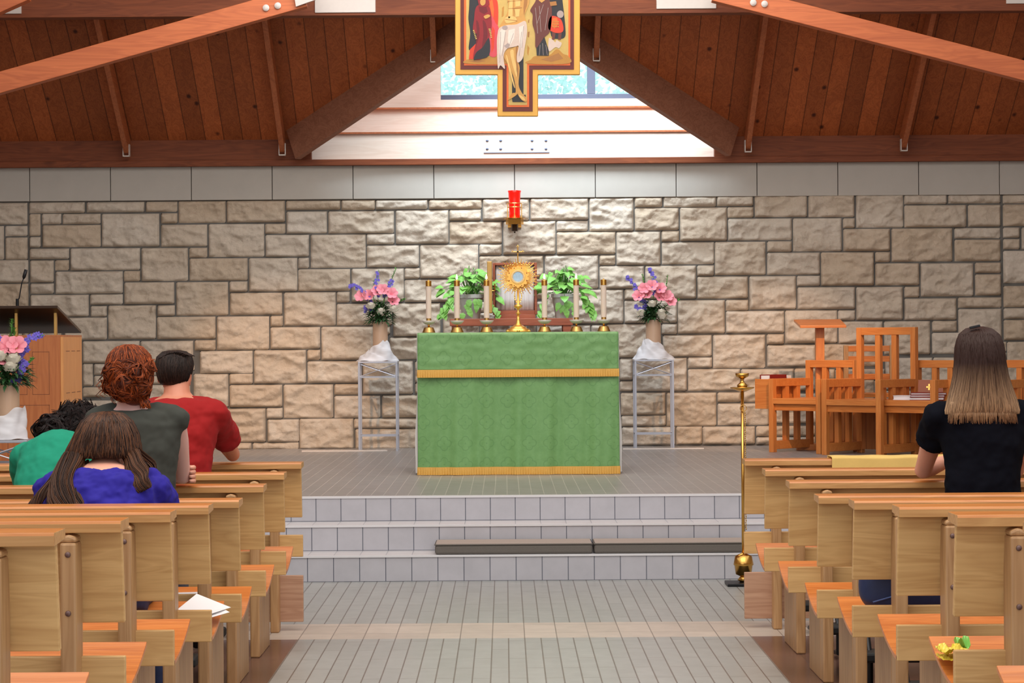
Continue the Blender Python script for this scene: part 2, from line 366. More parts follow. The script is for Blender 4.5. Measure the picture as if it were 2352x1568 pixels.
# rough ashlar wall: blocks read off the photograph, turned into wall coordinates
SW = F / WY
def wallpt(px, py):
    y = py + .0058 * (px - 1176); return ((px - VX + 2) / SW, H + (VY - y) / SW)
ST = {
 (0, 450, 4.704): [(-250,70,295,300),(-250,320,40,680),(60,320,295,425),(60,445,295,680),(-250,690,300,930),(-250,945,300,1230),(320,65,915,178),(940,62,1558,170),(1580,60,1915,165),(320,192,435,425),(455,190,660,298),(680,190,1085,296),(1102,190,1718,540),(1742,185,1915,290),(460,312,1085,545),(320,440,435,548),(1742,308,2235,540),(320,565,742,675),(760,562,1508,795),(1528,560,2025,912),(2045,558,2235,660),(325,692,575,925),(595,690,740,795),(598,812,1320,1048),(1335,808,1508,915),(325,942,575,1048),(1340,930,1875,1160),(325,1065,950,1295),(970,1060,1318,1165),(975,1185,1145,1295),(1165,1180,1675,1538),(1695,1180,1880,1288),(1690,1302,2318,1538),(690,1310,1145,1545)],
 (400, 450, 4.704): [(50,55,555,285),(570,50,1195,280),(1212,50,1795,145),(1810,45,2170,148),(1215,168,1648,400),(1668,165,2372,400),(375,302,970,652),(985,300,1200,402),(988,420,1452,650),(1475,418,2065,772),(2080,412,2375,518),(2080,535,2640,765),(165,672,788,908),(808,670,1325,1025),(1338,668,1452,778),(1338,790,1895,1022),(1915,785,2475,1138),(20,928,575,1285),(595,922,785,1030),(600,1045,1158,1278),(1185,1040,1738,1395),(1752,1035,1888,1145),(1752,1165,2345,1392),(455,1300,1015,1656),(1035,1295,1165,1405)],
 (800, 450, 4.704): [(300,45,855,140),(875,42,1440,138),(1455,35,1950,265),(515,155,1080,512),(1095,150,1430,262),(1095,280,1655,512),(1675,275,2235,628),(205,412,490,518),(200,535,758,765),(775,530,1398,885),(1415,525,1652,635),(1415,650,2100,885),(605,780,765,892),(605,905,1395,1140),(1415,900,2100,1110),(480,1160,985,1512)],
 (1200, 450, 4.704): [(90,28,710,258),(725,25,1198,378),(1215,20,1508,120),(1528,15,2090,120),(1215,135,1685,370),(1705,130,2205,485),(370,272,702,378),(370,392,1000,628),(1015,390,1485,745),(1502,382,1688,492),(1505,505,2065,738),(240,645,812,1000),(830,645,998,745),(830,760,1305,1000),(1325,758,1868,1110),(1885,755,2062,862),(240,1015,1082,1375),(1098,1010,1320,1120),(1098,1130,1660,1370),(1672,1130,2175,1485)],
 (1600, 450, 4.704): [(222,8,610,110),(630,-5,1190,230),(1210,-5,1702,232),(1725,-5,2230,345),(335,125,612,235),(340,250,1025,480),(1042,248,1562,600),(1582,248,1705,350),(1585,362,2085,598),(195,500,738,855),(762,495,1022,605),(760,618,1325,852),(1342,615,1908,970),(1928,612,2085,718),(5,875,545,1108),(565,872,1065,1225),(1080,868,1325,972),(1085,992,1702,1225),(1720,990,2218,1340),(310,1128,550,1238),(310,1248,935,1480),(950,1242,1508,1590),(1522,1240,1702,1345)],
 (1852, 450, 4.704): [(1060,-5,1515,92),(1535,-5,2095,85),(2125,-5,2500,85),(1060,108,1725,342),(1748,105,2095,335),(2125,100,2500,330),(920,358,1572,712),(1600,355,2090,462),(1600,480,2092,708),(2125,350,2300,455),(2125,475,2300,580),(2325,350,2600,580),(2125,600,2600,945),(742,735,1212,968),(1055,988,1212,1098),(1232,735,1795,1088),(1820,728,2095,835),(1820,855,2095,1078),(2125,980,2600,1205),(1055,1115,1612,1342),(1632,1105,2098,1210),(1635,1228,2098,1560),(2125,1220,2600,1330),(2125,1345,2600,1560)],
 (1400, 740, 4.704): [(-40,25,545,380),(555,22,718,128),(570,145,1090,370),(1110,140,1668,495),(1690,135,1872,240),(1695,252,2215,480),(100,395,235,622),(100,640,235,742),(250,390,818,742),(835,385,1092,492),(838,510,1395,738),(1410,510,1975,860),(1990,505,2215,738),(110,765,585,1000),(605,765,1135,1120),(1155,762,1400,862),(1155,882,1700,1110),(115,1012,590,1118),(120,1135,690,1325),(705,1130,980,1320),(990,1130,1550,1320),(1570,1125,2200,1230),(1570,1245,2200,1320)],
 (500, 740, 4.704): [(565,52,1095,282),(1115,48,1668,402),(-200,308,365,545),(385,300,940,655),(960,298,1095,402),(962,420,1530,650),(1560,420,2095,770),(1850,165,2160,395),(-270,555,100,912),(118,555,365,662),(118,675,682,910),(702,672,1232,1028),(1250,668,1540,775),(1250,795,1740,1028),(1765,790,2150,1025),(-5,930,500,1290),(515,925,685,1035),(525,1048,860,1288),(870,1040,1448,1365),(1460,1040,2150,1140),(1475,1150,2150,1365),(80,1302,345,1375),(365,1298,855,1370)],
 (150, 740, 4.704): [(180,200,790,432),(805,200,1370,430),(1390,192,1612,298),(180,445,285,682),(300,445,480,560),(300,575,480,685),(180,698,540,800),(1300,930,1625,1290)],
 (1720, 720, 4.612): [(945,90,1405,318),(1425,88,1908,435),(1935,85,2190,195),(1932,210,2500,430),(710,330,1400,560)],
}
rects = []
for (ox, oy, sc), L_ in ST.items():
    for x0, y0, x1, y1 in L_:
        rects.append((ox + x0 / sc, oy + y0 / sc, ox + x1 / sc, oy + y1 / sc))
CS = 5; GX0 = -560; GW = 700; GY0 = 462; GH = 116
gridc = [[False] * GW for _ in range(GH)]
def mark(r):
    sl = .0058 * ((r[0] + r[2]) / 2 - 1176)
    for j in range(max(0, int((r[1] + sl - 4 - GY0) / CS)), min(GH, int((r[3] + sl + 3 - GY0) / CS) + 1)):
        for i in range(max(0, int((r[0] - 3 - GX0) / CS)), min(GW, int((r[2] + 3 - GX0) / CS) + 1)): gridc[j][i] = True
clean = []
for r in rects:
    sl = .0058 * ((r[0] + r[2]) / 2 - 1176); cx = int(((r[0] + r[2]) / 2 - GX0) / CS); cy = int(((r[1] + r[3]) / 2 + sl - GY0) / CS)
    if 0 <= cy < GH and 0 <= cx < GW and gridc[cy][cx]: continue
    clean.append(r); mark(r)
rr = random.Random(3)
for j in range(GH):
    for i in range(GW):
        if gridc[j][i]: continue
        mw = rr.choice([8, 14, 22, 24, 26]); mh = rr.choice([5, 10, 15, 15])
        wd = 0
        while i + wd < GW and wd < mw and not gridc[j][i + wd]: wd += 1
        hh = 0
        while j + hh < GH and hh < mh and all(not gridc[j + hh][i + q] for q in range(wd)): hh += 1
        for a in range(hh):
            for c in range(wd): gridc[j + a][i + c] = True
        if wd >= 2 and hh >= 2:
            sl = .0058 * (GX0 + (i + wd / 2) * CS - 1176)
            clean.append((GX0 + i * CS + 1.4, GY0 + j * CS + 1.4 - sl, GX0 + (i + wd) * CS - 1.4, GY0 + (j + hh) * CS - 1.4 - sl))
sv = []; sf = []; tint = []
ZB = PZ - .01
for k, (x0, y0, x1, y1) in enumerate(clean):
    ax, az = wallpt(x0 - .4, y1 + .4); bx, bz = wallpt(x1 + .4, y0 - .4)
    mx = (x0 + x1) / 2; sl = .0058 * mx
    ax = (x0 - .4 - VX + 2) / SW; bx = (x1 + .4 - VX + 2) / SW
    az = H + (VY - (y1 + .4 + .0058 * (mx - 1176))) / SW; bz = H + (VY - (y0 - .4 + .0058 * (mx - 1176))) / SW
    az = max(az, ZB)
    if bz - az < .02 or bx - ax < .02: continue
    nx = max(3, int((bx - ax) / .0105)); nz = max(3, int((bz - az) / .0105))
    sd = Vector((k * 3.7, k * 1.3, k * 7.1)); rl = random.Random(k)
    tx = rl.uniform(-.05, .05); tz = rl.uniform(-.10, .05); bulge = rl.uniform(.014, .030); t = rl.random()
    base = len(sv)
    for j in range(nz + 1):
        for i in range(nx + 1):
            u = i / nx; v = j / nz; X = ax + (bx - ax) * u; Z = az + (bz - az) * v
            e = min(u * (bx - ax), (1 - u) * (bx - ax), v * (bz - az), (1 - v) * (bz - az))
            ee = min(1, e / .017); ee = ee * ee * (3 - 2 * ee)
            p = Vector((X, Z, 0))
            n1 = noise.ridged_multi_fractal(p * 3.4 + sd, 1.0, 2.2, 4, 1.0, 2.0)
            n2 = noise.fractal(Vector((X * 9, Z * 15, 0)) + sd, .9, 2.1, 4)
            n3 = abs(noise.noise(Vector((X * 5 + Z * 3, Z * 8 - X * 2, 0)) + sd * 1.7)); h = .010 + ee * (bulge + .018 * (n1 - 1.0) - .045 * (n3 - .2) + .018 * n2 + .006 * noise.fractal(Vector((X * 34, Z * 34, 0)) + sd, .8, 2.1, 3) + tx * (u - .5) * .3 + tz * (v - .5) * (bz - az)) if e > 1e-6 else 0
            if e > 1e-6: h = max(.006, h * .95)
            cxn = (.004 * noise.noise(Vector((X * 20, Z * 20, k)))) if e > 1e-6 else 0
            sv.append((X + cxn, WY - h, Z)); tint.append(t)
    for j in range(nz):
        for i in range(nx):
            q = base + j * (nx + 1) + i; sf.append((q, q + nx + 1, q + nx + 2, q + 1))
me = bpy.data.meshes.new('wall_back'); 
nb = len(sv)
sv += [(-6.5, WY, PZ - .4), (6.5, WY, PZ - .4), (6.5, WY, 2.99), (-6.5, WY, 2.99), (-6.5, WY + .3, PZ - .4), (6.5, WY + .3, PZ - .4), (6.5, WY + .3, 2.99), (-6.5, WY + .3, 2.99)]
nfs = len(sf)
sf += [(nb + 3, nb + 2, nb + 1, nb), (nb + 4, nb + 5, nb + 6, nb + 7), (nb + 2, nb + 3, nb + 7, nb + 6)]
tint += [0] * 8
me.from_pydata(sv, [], sf); me.materials.append(M['stone']); me.materials.append(M['mortar'])
me.polygons.foreach_set('material_index', [0] * nfs + [1] * 3)
at_ = me.attributes.new('tint', 'FLOAT', 'POINT'); at_.data.foreach_set('value', tint)
me.polygons.foreach_set('use_smooth', [True] * nfs + [False] * 3); me.update()
wb = bpy.data.objects.new('wall_back', me); COL.objects.link(wb); struct(wb)
# smooth cap course
b = MB()
for k in range(-3, 17):
    xa = 70 + 185.4 * k; X0 = (xa - VX + 2) / SW + .003; X1 = (xa + 185.4 - VX + 2) / SW - .003
    b.box(max(X0, -6.5), min(X1, 6.5), WY - .028, WY + .01, 2.672, 2.985) if X1 > -6.5 and X0 < 6.5 else None
struct(b.build('trim_1', M['cap'], bevel=.004))
for sx, nm in ((-6.5, 'wall_left'), (6.5, 'wall_right')):
    b = MB(); b.box(sx - .1 if sx < 0 else sx, sx if sx < 0 else sx + .1, 3, WY + .3, 0, 5.4); struct(b.build(nm, M['plaster']))

# roof: plate, beam, deck, rafters, valleys, skylight dormer
PY = 20.78; PB = 3.228; SL = .65; HW = 1.84; DA = 1.575
def deck_z(Y): return PB + SL * (PY - Y)
b = MB(); b.box(-6.5, 6.5, 20.84, WY + .25, H + 407 / F * 20.84, H + 421 / F * 20.84); struct(b.build('trim_2', M['beam'], bevel=.004))
b = MB(); b.box(-6.5, CX - HW + .05, PY + .08, WY + .1, 3.02, PB); b.box(CX + HW - .05, 6.5, PY + .08, WY + .1, 3.02, PB); struct(b.build('trim_3', M['beam'], bevel=.004))
def dz(x, d): return (x, PY - d + .04, PB + SL * d)
b = MB(); DT = 8.0
for sg in (-1, 1):
    P = [dz(CX + sg * 6.6, -.16), dz(CX + sg * (HW + .19), -.16), dz(CX, DA), dz(CX, DT), dz(CX + sg * 6.6, DT)]
    n = 5; b.add(P + [(x, y, z + .08) for x, y, z in P], [tuple(range(5)), tuple(reversed(range(5, 10)))] + [(i, i + 5, (i + 1) % 5 + 5, (i + 1) % 5) for i in range(5)])
struct(b.build('ceiling', M['deck']))
hang = []
for k in (-6, -4.63, -3.43, -2.055, -.68, .68, 2.055, 3.43, 4.8, 6.1):
    x = CX + .02 + k
    d0 = 0.0 if abs(k) > HW else DA * (1 - abs(k) / HW) + .06
    b = MB(); a = Vector((x, PY - d0, deck_z(PY - d0) - .085)); e = Vector((x, PY - 7.6, deck_z(PY - 7.6) - .085))
    b.beam(a, e, .045, .15); r_ = struct(b.build('rafter', M['rafter'], bevel=.002))
    q = MB(); z0 = a.z - .085; y0 = a.y
    q.box(x - .028, x + .028, y0 - .07, y0 - .005, z0 - .008, z0); q.box(x - .03, x - .024, y0 - .06, y0, z0, z0 + .1); q.box(x + .024, x + .03, y0 - .06, y0, z0, z0 + .1)
    q.build('joist_hanger', M['steel'], r_)
for sg in (-1, 1):
    b = MB(); b.beam((CX + sg * (HW + .10), PY - .03, PB - .075), (CX - sg * .05, PY - DA - .07, deck_z(PY - DA) - .01), .07, .30); struct(b.build('valley_beam', M['valley'], bevel=.003))
BY = 19.0
zb = at(1176, 33, BY).z
b = MB(); b.box(-6.5, 6.5, BY, BY + .14, zb, zb + .34); struct(b.build('cross_beam', M['beam'], bevel=.004))
def strut(pa, pb, Y, hh):
    b = MB(); b.beam(at(pa[0], pa[1], Y), at(pb[0], pb[1], Y), .12, hh, up=(0, 0, 1)); return b
s1 = struct(strut((-500, 333), (700, -6), 18.7, .165).build('roof_strut', M['glulam'], bevel=.004))
s2 = struct(strut((1640, -18), (2900, 305), 18.7, .155).build('roof_strut', M['glulam'], bevel=.004))
s3 = struct(strut((-300, 140), (60, -20), 18.45, .16).build('roof_strut', M['glulam'], bevel=.004))
for o_, pts in ((s1, ((611, 18), (638, 13))), (s2, ((1730, 6), (1756, 9)))):
    for (qx, qy) in pts:
        b = MB(); c = at(qx, qy, 18.63); b.lathe([(.026, 0), (.026, .004), (.018, .006), (.018, .01), (.006, .012)], c, 20, M=Matrix.Rotation(R(90), 4, 'X')); b.build('bolt_cap', M['steel'], o_)
for x0, y0, x1, y1 in ((723, -40, 862, 29), (1508, -40, 1645, 20), (2312, -40, 2450, 8), (-90, -30, 48, 32)):
    a = at(x0, y1, BY - .02); c = at(x1, y0, BY - .02); b = MB(); b.box(a.x, c.x, BY - .012, BY + .15, a.z, c.z); struct(b.build('beam_saddle_plate', M['steel'], bevel=.003))
a = at(668, 2, 18.6); b = MB(); b.prism([(a.x, a.z + .2), (a.x + .04, a.z - .045), (a.x + .2, a.z + .01), (a.x + .2, a.z + .2)], 18.6, 18.63); struct(b.build('strut_plate', M['steel']))
# dormer behind the opening
GY = 21.5; s = F / GY
def zz(py, Y=GY): return H + (VY - py) * Y / F
b = MB(); b.box(CX - 2.6, CX + 2.6, 20.95, 21.15, 2.99, zz(305, 20.95)); o = struct(b.build('trim_4', M['white_wood'], bevel=.003))
for px in (1119, 1150, 1222, 1254):
    for py in (323, 342):
        q = MB(); c = at(px, py + 0, 20.945); q.ball(c, (.014, .006, .009), 10, 6); q.build('bolt', M['aluminium'], o)
q2 = MB(); a = at(1111, 351, 20.945); c = at(1262, 351, 20.945); q2.box(a.x, c.x, 20.94, 20.95, a.z - .003, a.z + .003)
q2.build('plate_edge', M['aluminium'], o)
b = MB(); b.box(CX - 2.6, CX + 2.6, 20.93, 21.25, zz(305, 20.93), zz(301, 20.93)); struct(b.build('trim_5', M['rafter']))
b = MB(); b.box(CX - 2.6, CX + 2.6, 21.2, 21.3, zz(305, 21.2) - .05, zz(249, 21.2)); struct(b.build('trim_6', M['white_wood']))
b = MB(); b.box(CX - 2.6, CX + 2.6, 21.17, 21.45, zz(249, 21.17), zz(245, 21.17)); struct(b.build('trim_7', M['rafter']))
zs = zz(228)
b = MB(); b.box(CX - 2.6, CX + 2.6, GY, GY + .08, zz(249), zs); b.box(CX - 2.6, at(1012, 180, GY).x, GY, GY + .08, zs, 4.7); struct(b.build('wall_dormer', M['white_wood']))
wx0 = at(1012, 180, GY).x; fm = MB()
fm.box(wx0, CX + 2.6, GY + .01, GY + .07, zs, zs + .045)
fm.box(at(1349, 180, GY).x, at(1367, 180, GY).x, GY + .01, GY + .07, zs + .045, 4.7); fm.box(wx0 - .02, wx0 + .0, GY + .01, GY + .07, zs, 4.7)
w1 = struct(fm.build('window_1', M['aluminium'], bevel=.003)); g = MB(); g.box(wx0, CX + 2.6, GY + .035, GY + .041, zs + .04, 4.7); g.build('glass_pane', M['glass'], w1)
# glazed dormer roof
fm = MB(); gp = MB(); RZ = deck_z(PY - DA) + .32
for sg in (-1, 1):
    e0 = (CX + sg * (HW + .3)); zr0 = PB + .12
    gp.add([(CX, 19.0, RZ), (CX, 22.1, RZ), (e0, 22.1, zr0), (e0, 20.75, zr0)], [(0, 1, 2, 3)])
    for yy in (21.1, 22.05): fm.beam((CX, yy, RZ + .03), (e0, yy, zr0 + .03), .04, .05)
fm.beam((CX, 19.0, RZ + .04), (CX, 22.1, RZ + .04), .06, .07)
w2 = struct(fm.build('window_2', M['aluminium'])); gp.build('glass_pane', M['glass'], w2, fix=False)
# tree seen through the dormer window
t = thing('tree', 'pale green leafy tree outside the window behind the hanging cross', 'tree', (.15, 31, 0))
b = MB(); b.tube([(0, 0, 0), (.05, 0, 1.8), (-.05, .1, 3.4), (.1, 0, 5.2)], [.16, .13, .1, .05], 10); b.build('trunk', M['walnut'], t, smooth=True)
b = MB(); rt = random.Random(5)
for i in range(4200):
    c = Vector((rt.gauss(0, 1.3), rt.gauss(0, .7), 5.0 + rt.gauss(0, .75))); a = rt.uniform(0, 6.3); q_ = rt.uniform(.025, .06)
    d = Vector((math.cos(a), rt.uniform(-.4, .4), math.sin(a))) * q_; e = Vector((-math.sin(a), .3, math.cos(a))) * q_ * .5
    b.add([c - d, c + e, c + d, c - e], [(0, 1, 2, 3)])
b.build('foliage', plain('pale_foliage', (192, 234, 228), .6, 0, .2), t, fix=False)

# ---------------------------------------------------------------- pews
SPC = .889; ROW1 = 11.38; LEN = 3.3
ORD = ['front', 'second', 'third', 'fourth', 'fifth', 'sixth', 'seventh', 'nearest']
def pew_board(b, x0, x1, y0, z0, y1, z1, th):
    M_ = None
    d = Vector((0, y1 - y0, z1 - z0)); n = Vector((0, d.z, -d.y)).normalized() * th
    P = [(y0, z0), (y1, z1), (y1 + n.y, z1 + n.z), (y0 + n.y, z0 + n.z)]
    b.add([(x, y, z) for x in (x0, x1) for y, z in P], [(0, 1, 2, 3), (7, 6, 5, 4), (0, 4, 5, 1), (1, 5, 6, 2), (2, 6, 7, 3), (3, 7, 4, 0)])
def make_pew(sg, row):
    side = 'left' if sg < 0 else 'right'; nm = ORD[row - 1]
    lab = ('low wooden screen with ledge closing the %s block of pews at the front' % side) if row == 1 else ('oak pew in the %s block, %s row counted from the altar' % (side, nm if row < 8 else 'eighth'))
    y = ROW1 - SPC * (row - 1); z = floor_z(y)
    t = thing('front_pew_screen' if row == 1 else 'pew', lab, 'pew', (CX + sg * 1.07, y, z), 0, 'oak pews of the %s block' % side if row > 1 else None)
    X = lambda a, b_: (min(sg * a, sg * b_), max(sg * a, sg * b_))
    b = MB(); x0, x1 = X(0, LEN)
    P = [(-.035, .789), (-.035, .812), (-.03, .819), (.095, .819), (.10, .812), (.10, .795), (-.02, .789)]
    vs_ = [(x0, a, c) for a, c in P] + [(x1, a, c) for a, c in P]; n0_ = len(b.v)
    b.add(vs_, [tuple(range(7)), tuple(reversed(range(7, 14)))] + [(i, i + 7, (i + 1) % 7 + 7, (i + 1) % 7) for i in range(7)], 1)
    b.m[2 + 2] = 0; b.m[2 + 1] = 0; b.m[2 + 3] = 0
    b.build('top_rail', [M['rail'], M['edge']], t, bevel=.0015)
    b = MB(); x0, x1 = X(.006, LEN); pew_board(b, x0, x1, .058, .548, .018, .79, .02); b.build('backrest', M['oak'], t, bevel=.003)
    b = MB(); x0, x1 = X(0, LEN); b.box(x0, x1, .02, .042, .360, .466); b.build('apron', M['oak'], t, bevel=.003)
    ins = .133 if sg < 0 else .153
    for k, lx in enumerate((ins, ins + 1.05, ins + 2.1, ins + 3.0)):
        b = MB(); a, c = X(lx - .021, lx + .021)
        b.box(a, c, -.05, .045, 0, .765); b.prism([(a, .765), (c, .765), (c, .778), ((a + c) / 2, .786), (a, .778)], -.045, .03)
        lg = b.build('leg', M['oakz'], t, bevel=.008)
        for zz_ in (.735, .585):
            q = MB(); q.lathe([(.0078, 0), (.007, .003), (.003, .005)], ((a + c) / 2, -.05, zz_), 12, M=Matrix.Rotation(R(90), 4, 'X'))
            q.build('bolt', M['bolt'], lg, smooth=True)
        if row > 1:
            b = MB(); b.box(a, c, .047, .40, 0, .355); b.build('side_support', M['oakz'], t, bevel=.004)
    if row == 1:
        b = MB(); x0, x1 = X(0, LEN); b.box(x0, x1, .02, .042, .045, .27); b.build('lower_board', M['pink_oak'], t, bevel=.003)
    else:
        b = MB(); n = 14; top = []; x0, x1 = X(0, LEN)
        for i in range(n + 1):
            u = i / n; yy = .03 + .36 * u; zc = .375 + .082 * (u ** 1.7) ; top.append((yy, zc))
        prof = top + [(yy_, z_ - .014) for yy_, z_ in reversed(top)]; m = len(prof)
        b.add([(x0, p, q_) for p, q_ in prof] + [(x1, p, q_) for p, q_ in prof], [tuple(range(m)), tuple(reversed(range(m, 2 * m)))] + [(i, i + m, (i + 1) % m + m, (i + 1) % m) for i in range(m)])
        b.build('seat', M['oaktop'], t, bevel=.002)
    if row < 8:
        # kneeler hung on the far side of the pew behind: belongs to this back, serves the next row
        b = MB(); x0, x1 = X(.25, LEN - .1); b.box(x0, x1, -.27, -.12, .11, .15); kn = b.build('kneeler_board', M['dark'], t, bevel=.01)
        for lx in (.30, 1.3, 2.5):
            b = MB(); b.tube([(sg * lx, -.19, .11), (sg * lx, -.19, .02), (sg * lx, -.1, .015)], .012, 8); b.tube([(sg * lx, -.19, .12), (sg * lx, -.045, .30)], .01, 8)
            b.build('kneeler_bracket', M['black'], kn)
    return t
PEW = {}
for sg in (-1, 1):
    for row in range(1, 9): PEW[(sg, row)] = make_pew(sg, row)
def pewY(row): return ROW1 - SPC * (row - 1)
# ---------------------------------------------------------------- altar and its things
AY = 16.6; ax0 = at(960, 925, AY).x; ax1 = at(1421, 925, AY).x; AT = 1.461; ACX = (ax0 + ax1) / 2; AW2 = (ax1 - ax0) / 2
t = thing('altar_table', 'block altar table on the platform, hidden under its white and green cloths', 'altar', (ACX, AY + .45, PZ))
b = MB(); b.box(-AW2 + .06, AW2 - .06, -.36, .36, .93, .985); b.build('table_top', M['chairx'], t, bevel=.004)
for sx in (-1, 1):
    b = MB(); b.box(sx * .5 - .06, sx * .5 + .06, -.28, .28, 0, .93); b.build('leg', M['chair'], t, bevel=.004)
t = thing('white_altar_cloth', 'white linen cloth over the altar, showing at the edges of the green one', 'altar cloth', (ACX, AY, PZ))
b = MB(); b.box(-AW2 - .004, AW2 + .004, .03, .88, .99, 1.0)
for sg in (-1, 1):
    def fn(u, v, sg=sg):
        z = 1.0 - v * .985; fl_ = .006 + .022 * v ** 2 + .007 * v * math.sin(v * 11)
        if u < .15: return (sg * (AW2 - .06 + (.06 + fl_) * (u / .15)), .034, z)
        return (sg * (AW2 + fl_ + .012 * (u - .15) + .006 * math.sin(u * 22) * v), .034 + (u - .15) * .98, z)
    b.grid(fn, 40, 14)
b.build('cloth', M['white_cloth'], t, smooth=False)
t = thing('green_altar_frontal', 'green brocade frontal with two gold fringes hanging over the altar front', 'altar cloth', (ACX, AY, PZ))
def fold(u, v, amp):
    return amp * v * (.5 * math.sin(u * 9 + 1) + .35 * math.sin(u * 23 + v) + .25 * math.sin(u * 41 + 2 * v)) + .004 * noise.noise(Vector((u * 8, v * 6, 0)))
def lower(u, v):
    z = .99 - v * .965; f = 1 + .006 * v
    return (-AW2 + .004 + u * (2 * AW2 - .008) if v < .01 else (-AW2 + u * 2 * AW2) * f, -.016 + fold(u * 2, v, .024) * (1 if v > .0 else 0), z)
b = MB(); b.grid(lower, 110, 44); b.build('long_cloth', M['brocade'], t, smooth=True, solid=.004, fix=False)
def upper(u, v):
    if v < .12: return (-AW2 + u * 2 * AW2, -.036 + (.12 - v) / .12 * .5, 1.005)
    q = (v - .12) / .88; return (-AW2 + u * 2 * AW2, -.040 + fold(u * 2 + 3, q, .010), 1.003 - q * .262)
b = MB(); b.grid(upper, 90, 30); b.build('short_cloth', M['brocade'], t, smooth=True, solid=.004, fix=False)
for nm, z0, z1, yo, fv in (('upper_fringe', .745, .690, -.044, lambda u: fold(u * 2 + 3, 1, .010)), ('lower_fringe', .058, .003, -.022, lambda u: fold(u * 2, 1, .024))):
    b = MB(); b.grid(lambda u, v: ((-AW2 - .003 + u * (2 * AW2 + .006)) * (1.006 if z0 < .1 else 1.0), yo - .006 + fv(u) + .0035 * math.sin(u * 520) * v, z0 - (z0 - z1) * v), 520, 6)
    b.build(nm, M['fringe'], t, solid=.005, fix=False)
# candles
ZC = PZ + 1.008
clab = {985: 'unlit white altar candle at the far left end of the row', 1050: 'lit white altar candle, second from the left end of the altar', 1118: 'lit white altar candle just left of the gold monstrance',
        1251: 'lit white altar candle just right of the gold monstrance', 1324: 'lit white altar candle, second from the right end of the altar', 1387: 'unlit white altar candle at the far right end of the row'}
def candle(px, lit, yy):
    c = at(px, 760, yy)
    t = thing('altar_candle', clab[px], 'candle', (c.x, yy, ZC), 0, 'six altar candles')
    b = MB(); b.lathe([(.047, 0), (.047, .003), (.033, .036), (.030, .038), (.008, .039)], n=28); b.build('base', M['brass_satin'], t, smooth=False, bevel=.001)
    b = MB(); b.lathe([(.008, .038), (.007, .058), (.010, .062)], n=14); b.build('stem', M['brass'], t, smooth=True)
    b = MB(); b.lathe([(.006, .060), (.026, .064), (.040, .073), (.050, .085), (.052, .0855), (.040, .070), (.026, .060), (.006, .056)], n=28); b.build('drip_bowl', M['steel'], t, smooth=True)
    b = MB(); b.lathe([(.022, .066), (.024, .074), (.019, .080), (.0175, .104), (.018, .105)], n=24); b.build('socket', M['brass_satin'], t, smooth=False)
    top = .335
    b = MB(); b.lathe([(.0195, .102), (.0195, top)], n=24); b.build('candle_stick', M['wax'], t, smooth=False, bevel=.001)
    b = MB(); b.lathe([(.021, top - .004), (.021, top + .034), (.018, top + .036), (.006, top + .037), (.003, top + .044)], n=24); b.build('follower_cap', M['brass'], t, bevel=.001)
    if lit:
        b = MB(); b.lathe([(.001, top + .040), (.006, top + .047), (.0075, top + .056), (.005, top + .068), (.0008, top + .082)], n=12); b.build('flame', M['flame'], t, smooth=True)
for i, (px, lit) in enumerate(((985, 0), (1050, 1), (1118, 1), (1251, 1), (1324, 1), (1387, 0))):
    candle(px, lit, AY + .22)
# monstrance
mc = at(1190.5, 760, AY + .25)
t = thing('monstrance', 'gold sunburst monstrance standing in the middle of the altar', 'monstrance', (mc.x, AY + .25, ZC), 0)
b = MB(); b.lathe([(.088, 0), (.090, .006), (.080, .012), (.078, .022), (.060, .026), (.056, .036), (.040, .042), (.026, .052), (.016, .064), (.012, .09), (.010, .12)], n=32); b.build('foot', M['gold'], t, smooth=True)
for k in range(6):
    a = k * math.pi / 3 + .52; b = MB(); b.ball((.088 * math.cos(a), .088 * math.sin(a), .007), (.013, .013, .008), 10, 6); b.build('foot_scroll', M['gold'], t, smooth=True)
b = MB(); b.lathe([(.010, .115), (.010, .13), (.019, .133), (.019, .137), (.009, .141), (.008, .165), (.026, .176), (.032, .185), (.026, .194), (.009, .20), (.008, .30)], n=24); b.build('stem', M['gold'], t, smooth=True)
MZ = .395; RM = Matrix.Rotation(R(90), 4, 'X')
def ringo(b, r0, r1, y0, y1, n=48, scallop=0, k=0):
    P = []
    for i in range(n):
        a = 2 * math.pi * i / n; rr_ = r1 * (1 + scallop * abs(math.sin(a * k / 2))) if k else r1
        P.append((a, rr_))
    vs = [(r0 * math.cos(a), y, MZ + r0 * math.sin(a)) for y in (y0, y1) for a, _ in P] + [(q * math.cos(a), y, MZ + q * math.sin(a)) for y in (y0, y1) for a, q in P]
    fs = []
    for i in range(n):
        j = (i + 1) % n
        fs += [(i, j, 2 * n + j, 2 * n + i), (n + i, 3 * n + i, 3 * n + j, n + j), (i, n + i, n + j, j), (2 * n + i, 2 * n + j, 3 * n + j, 3 * n + i)]
    b.add(vs, fs)
b = MB(); ringo(b, .046, .066, -.014, .006, 96, .22, 14); b.build('petal_ring', M['gold'], t)
b = MB(); ringo(b, .037, .052, -.02, .004, 48); b.build('lens_ring', M['gold'], t, bevel=.001)
b = MB()
for i in range(30):
    a = 2 * math.pi * i / 30; b.ball((.0435 * math.cos(a), -.022, MZ + .0435 * math.sin(a)), .0032, 6, 4)
b.build('pearl_ring', M['white_cloth'], t)
b = MB(); b.lathe([(.038, 0), (.038, .012)], (0, -.004, MZ), 32, M=RM); b.build('glass_lens', plain('host_glass', (176, 204, 226), .08, 0, .25, 60), t)
rg = random.Random(11); b = MB()
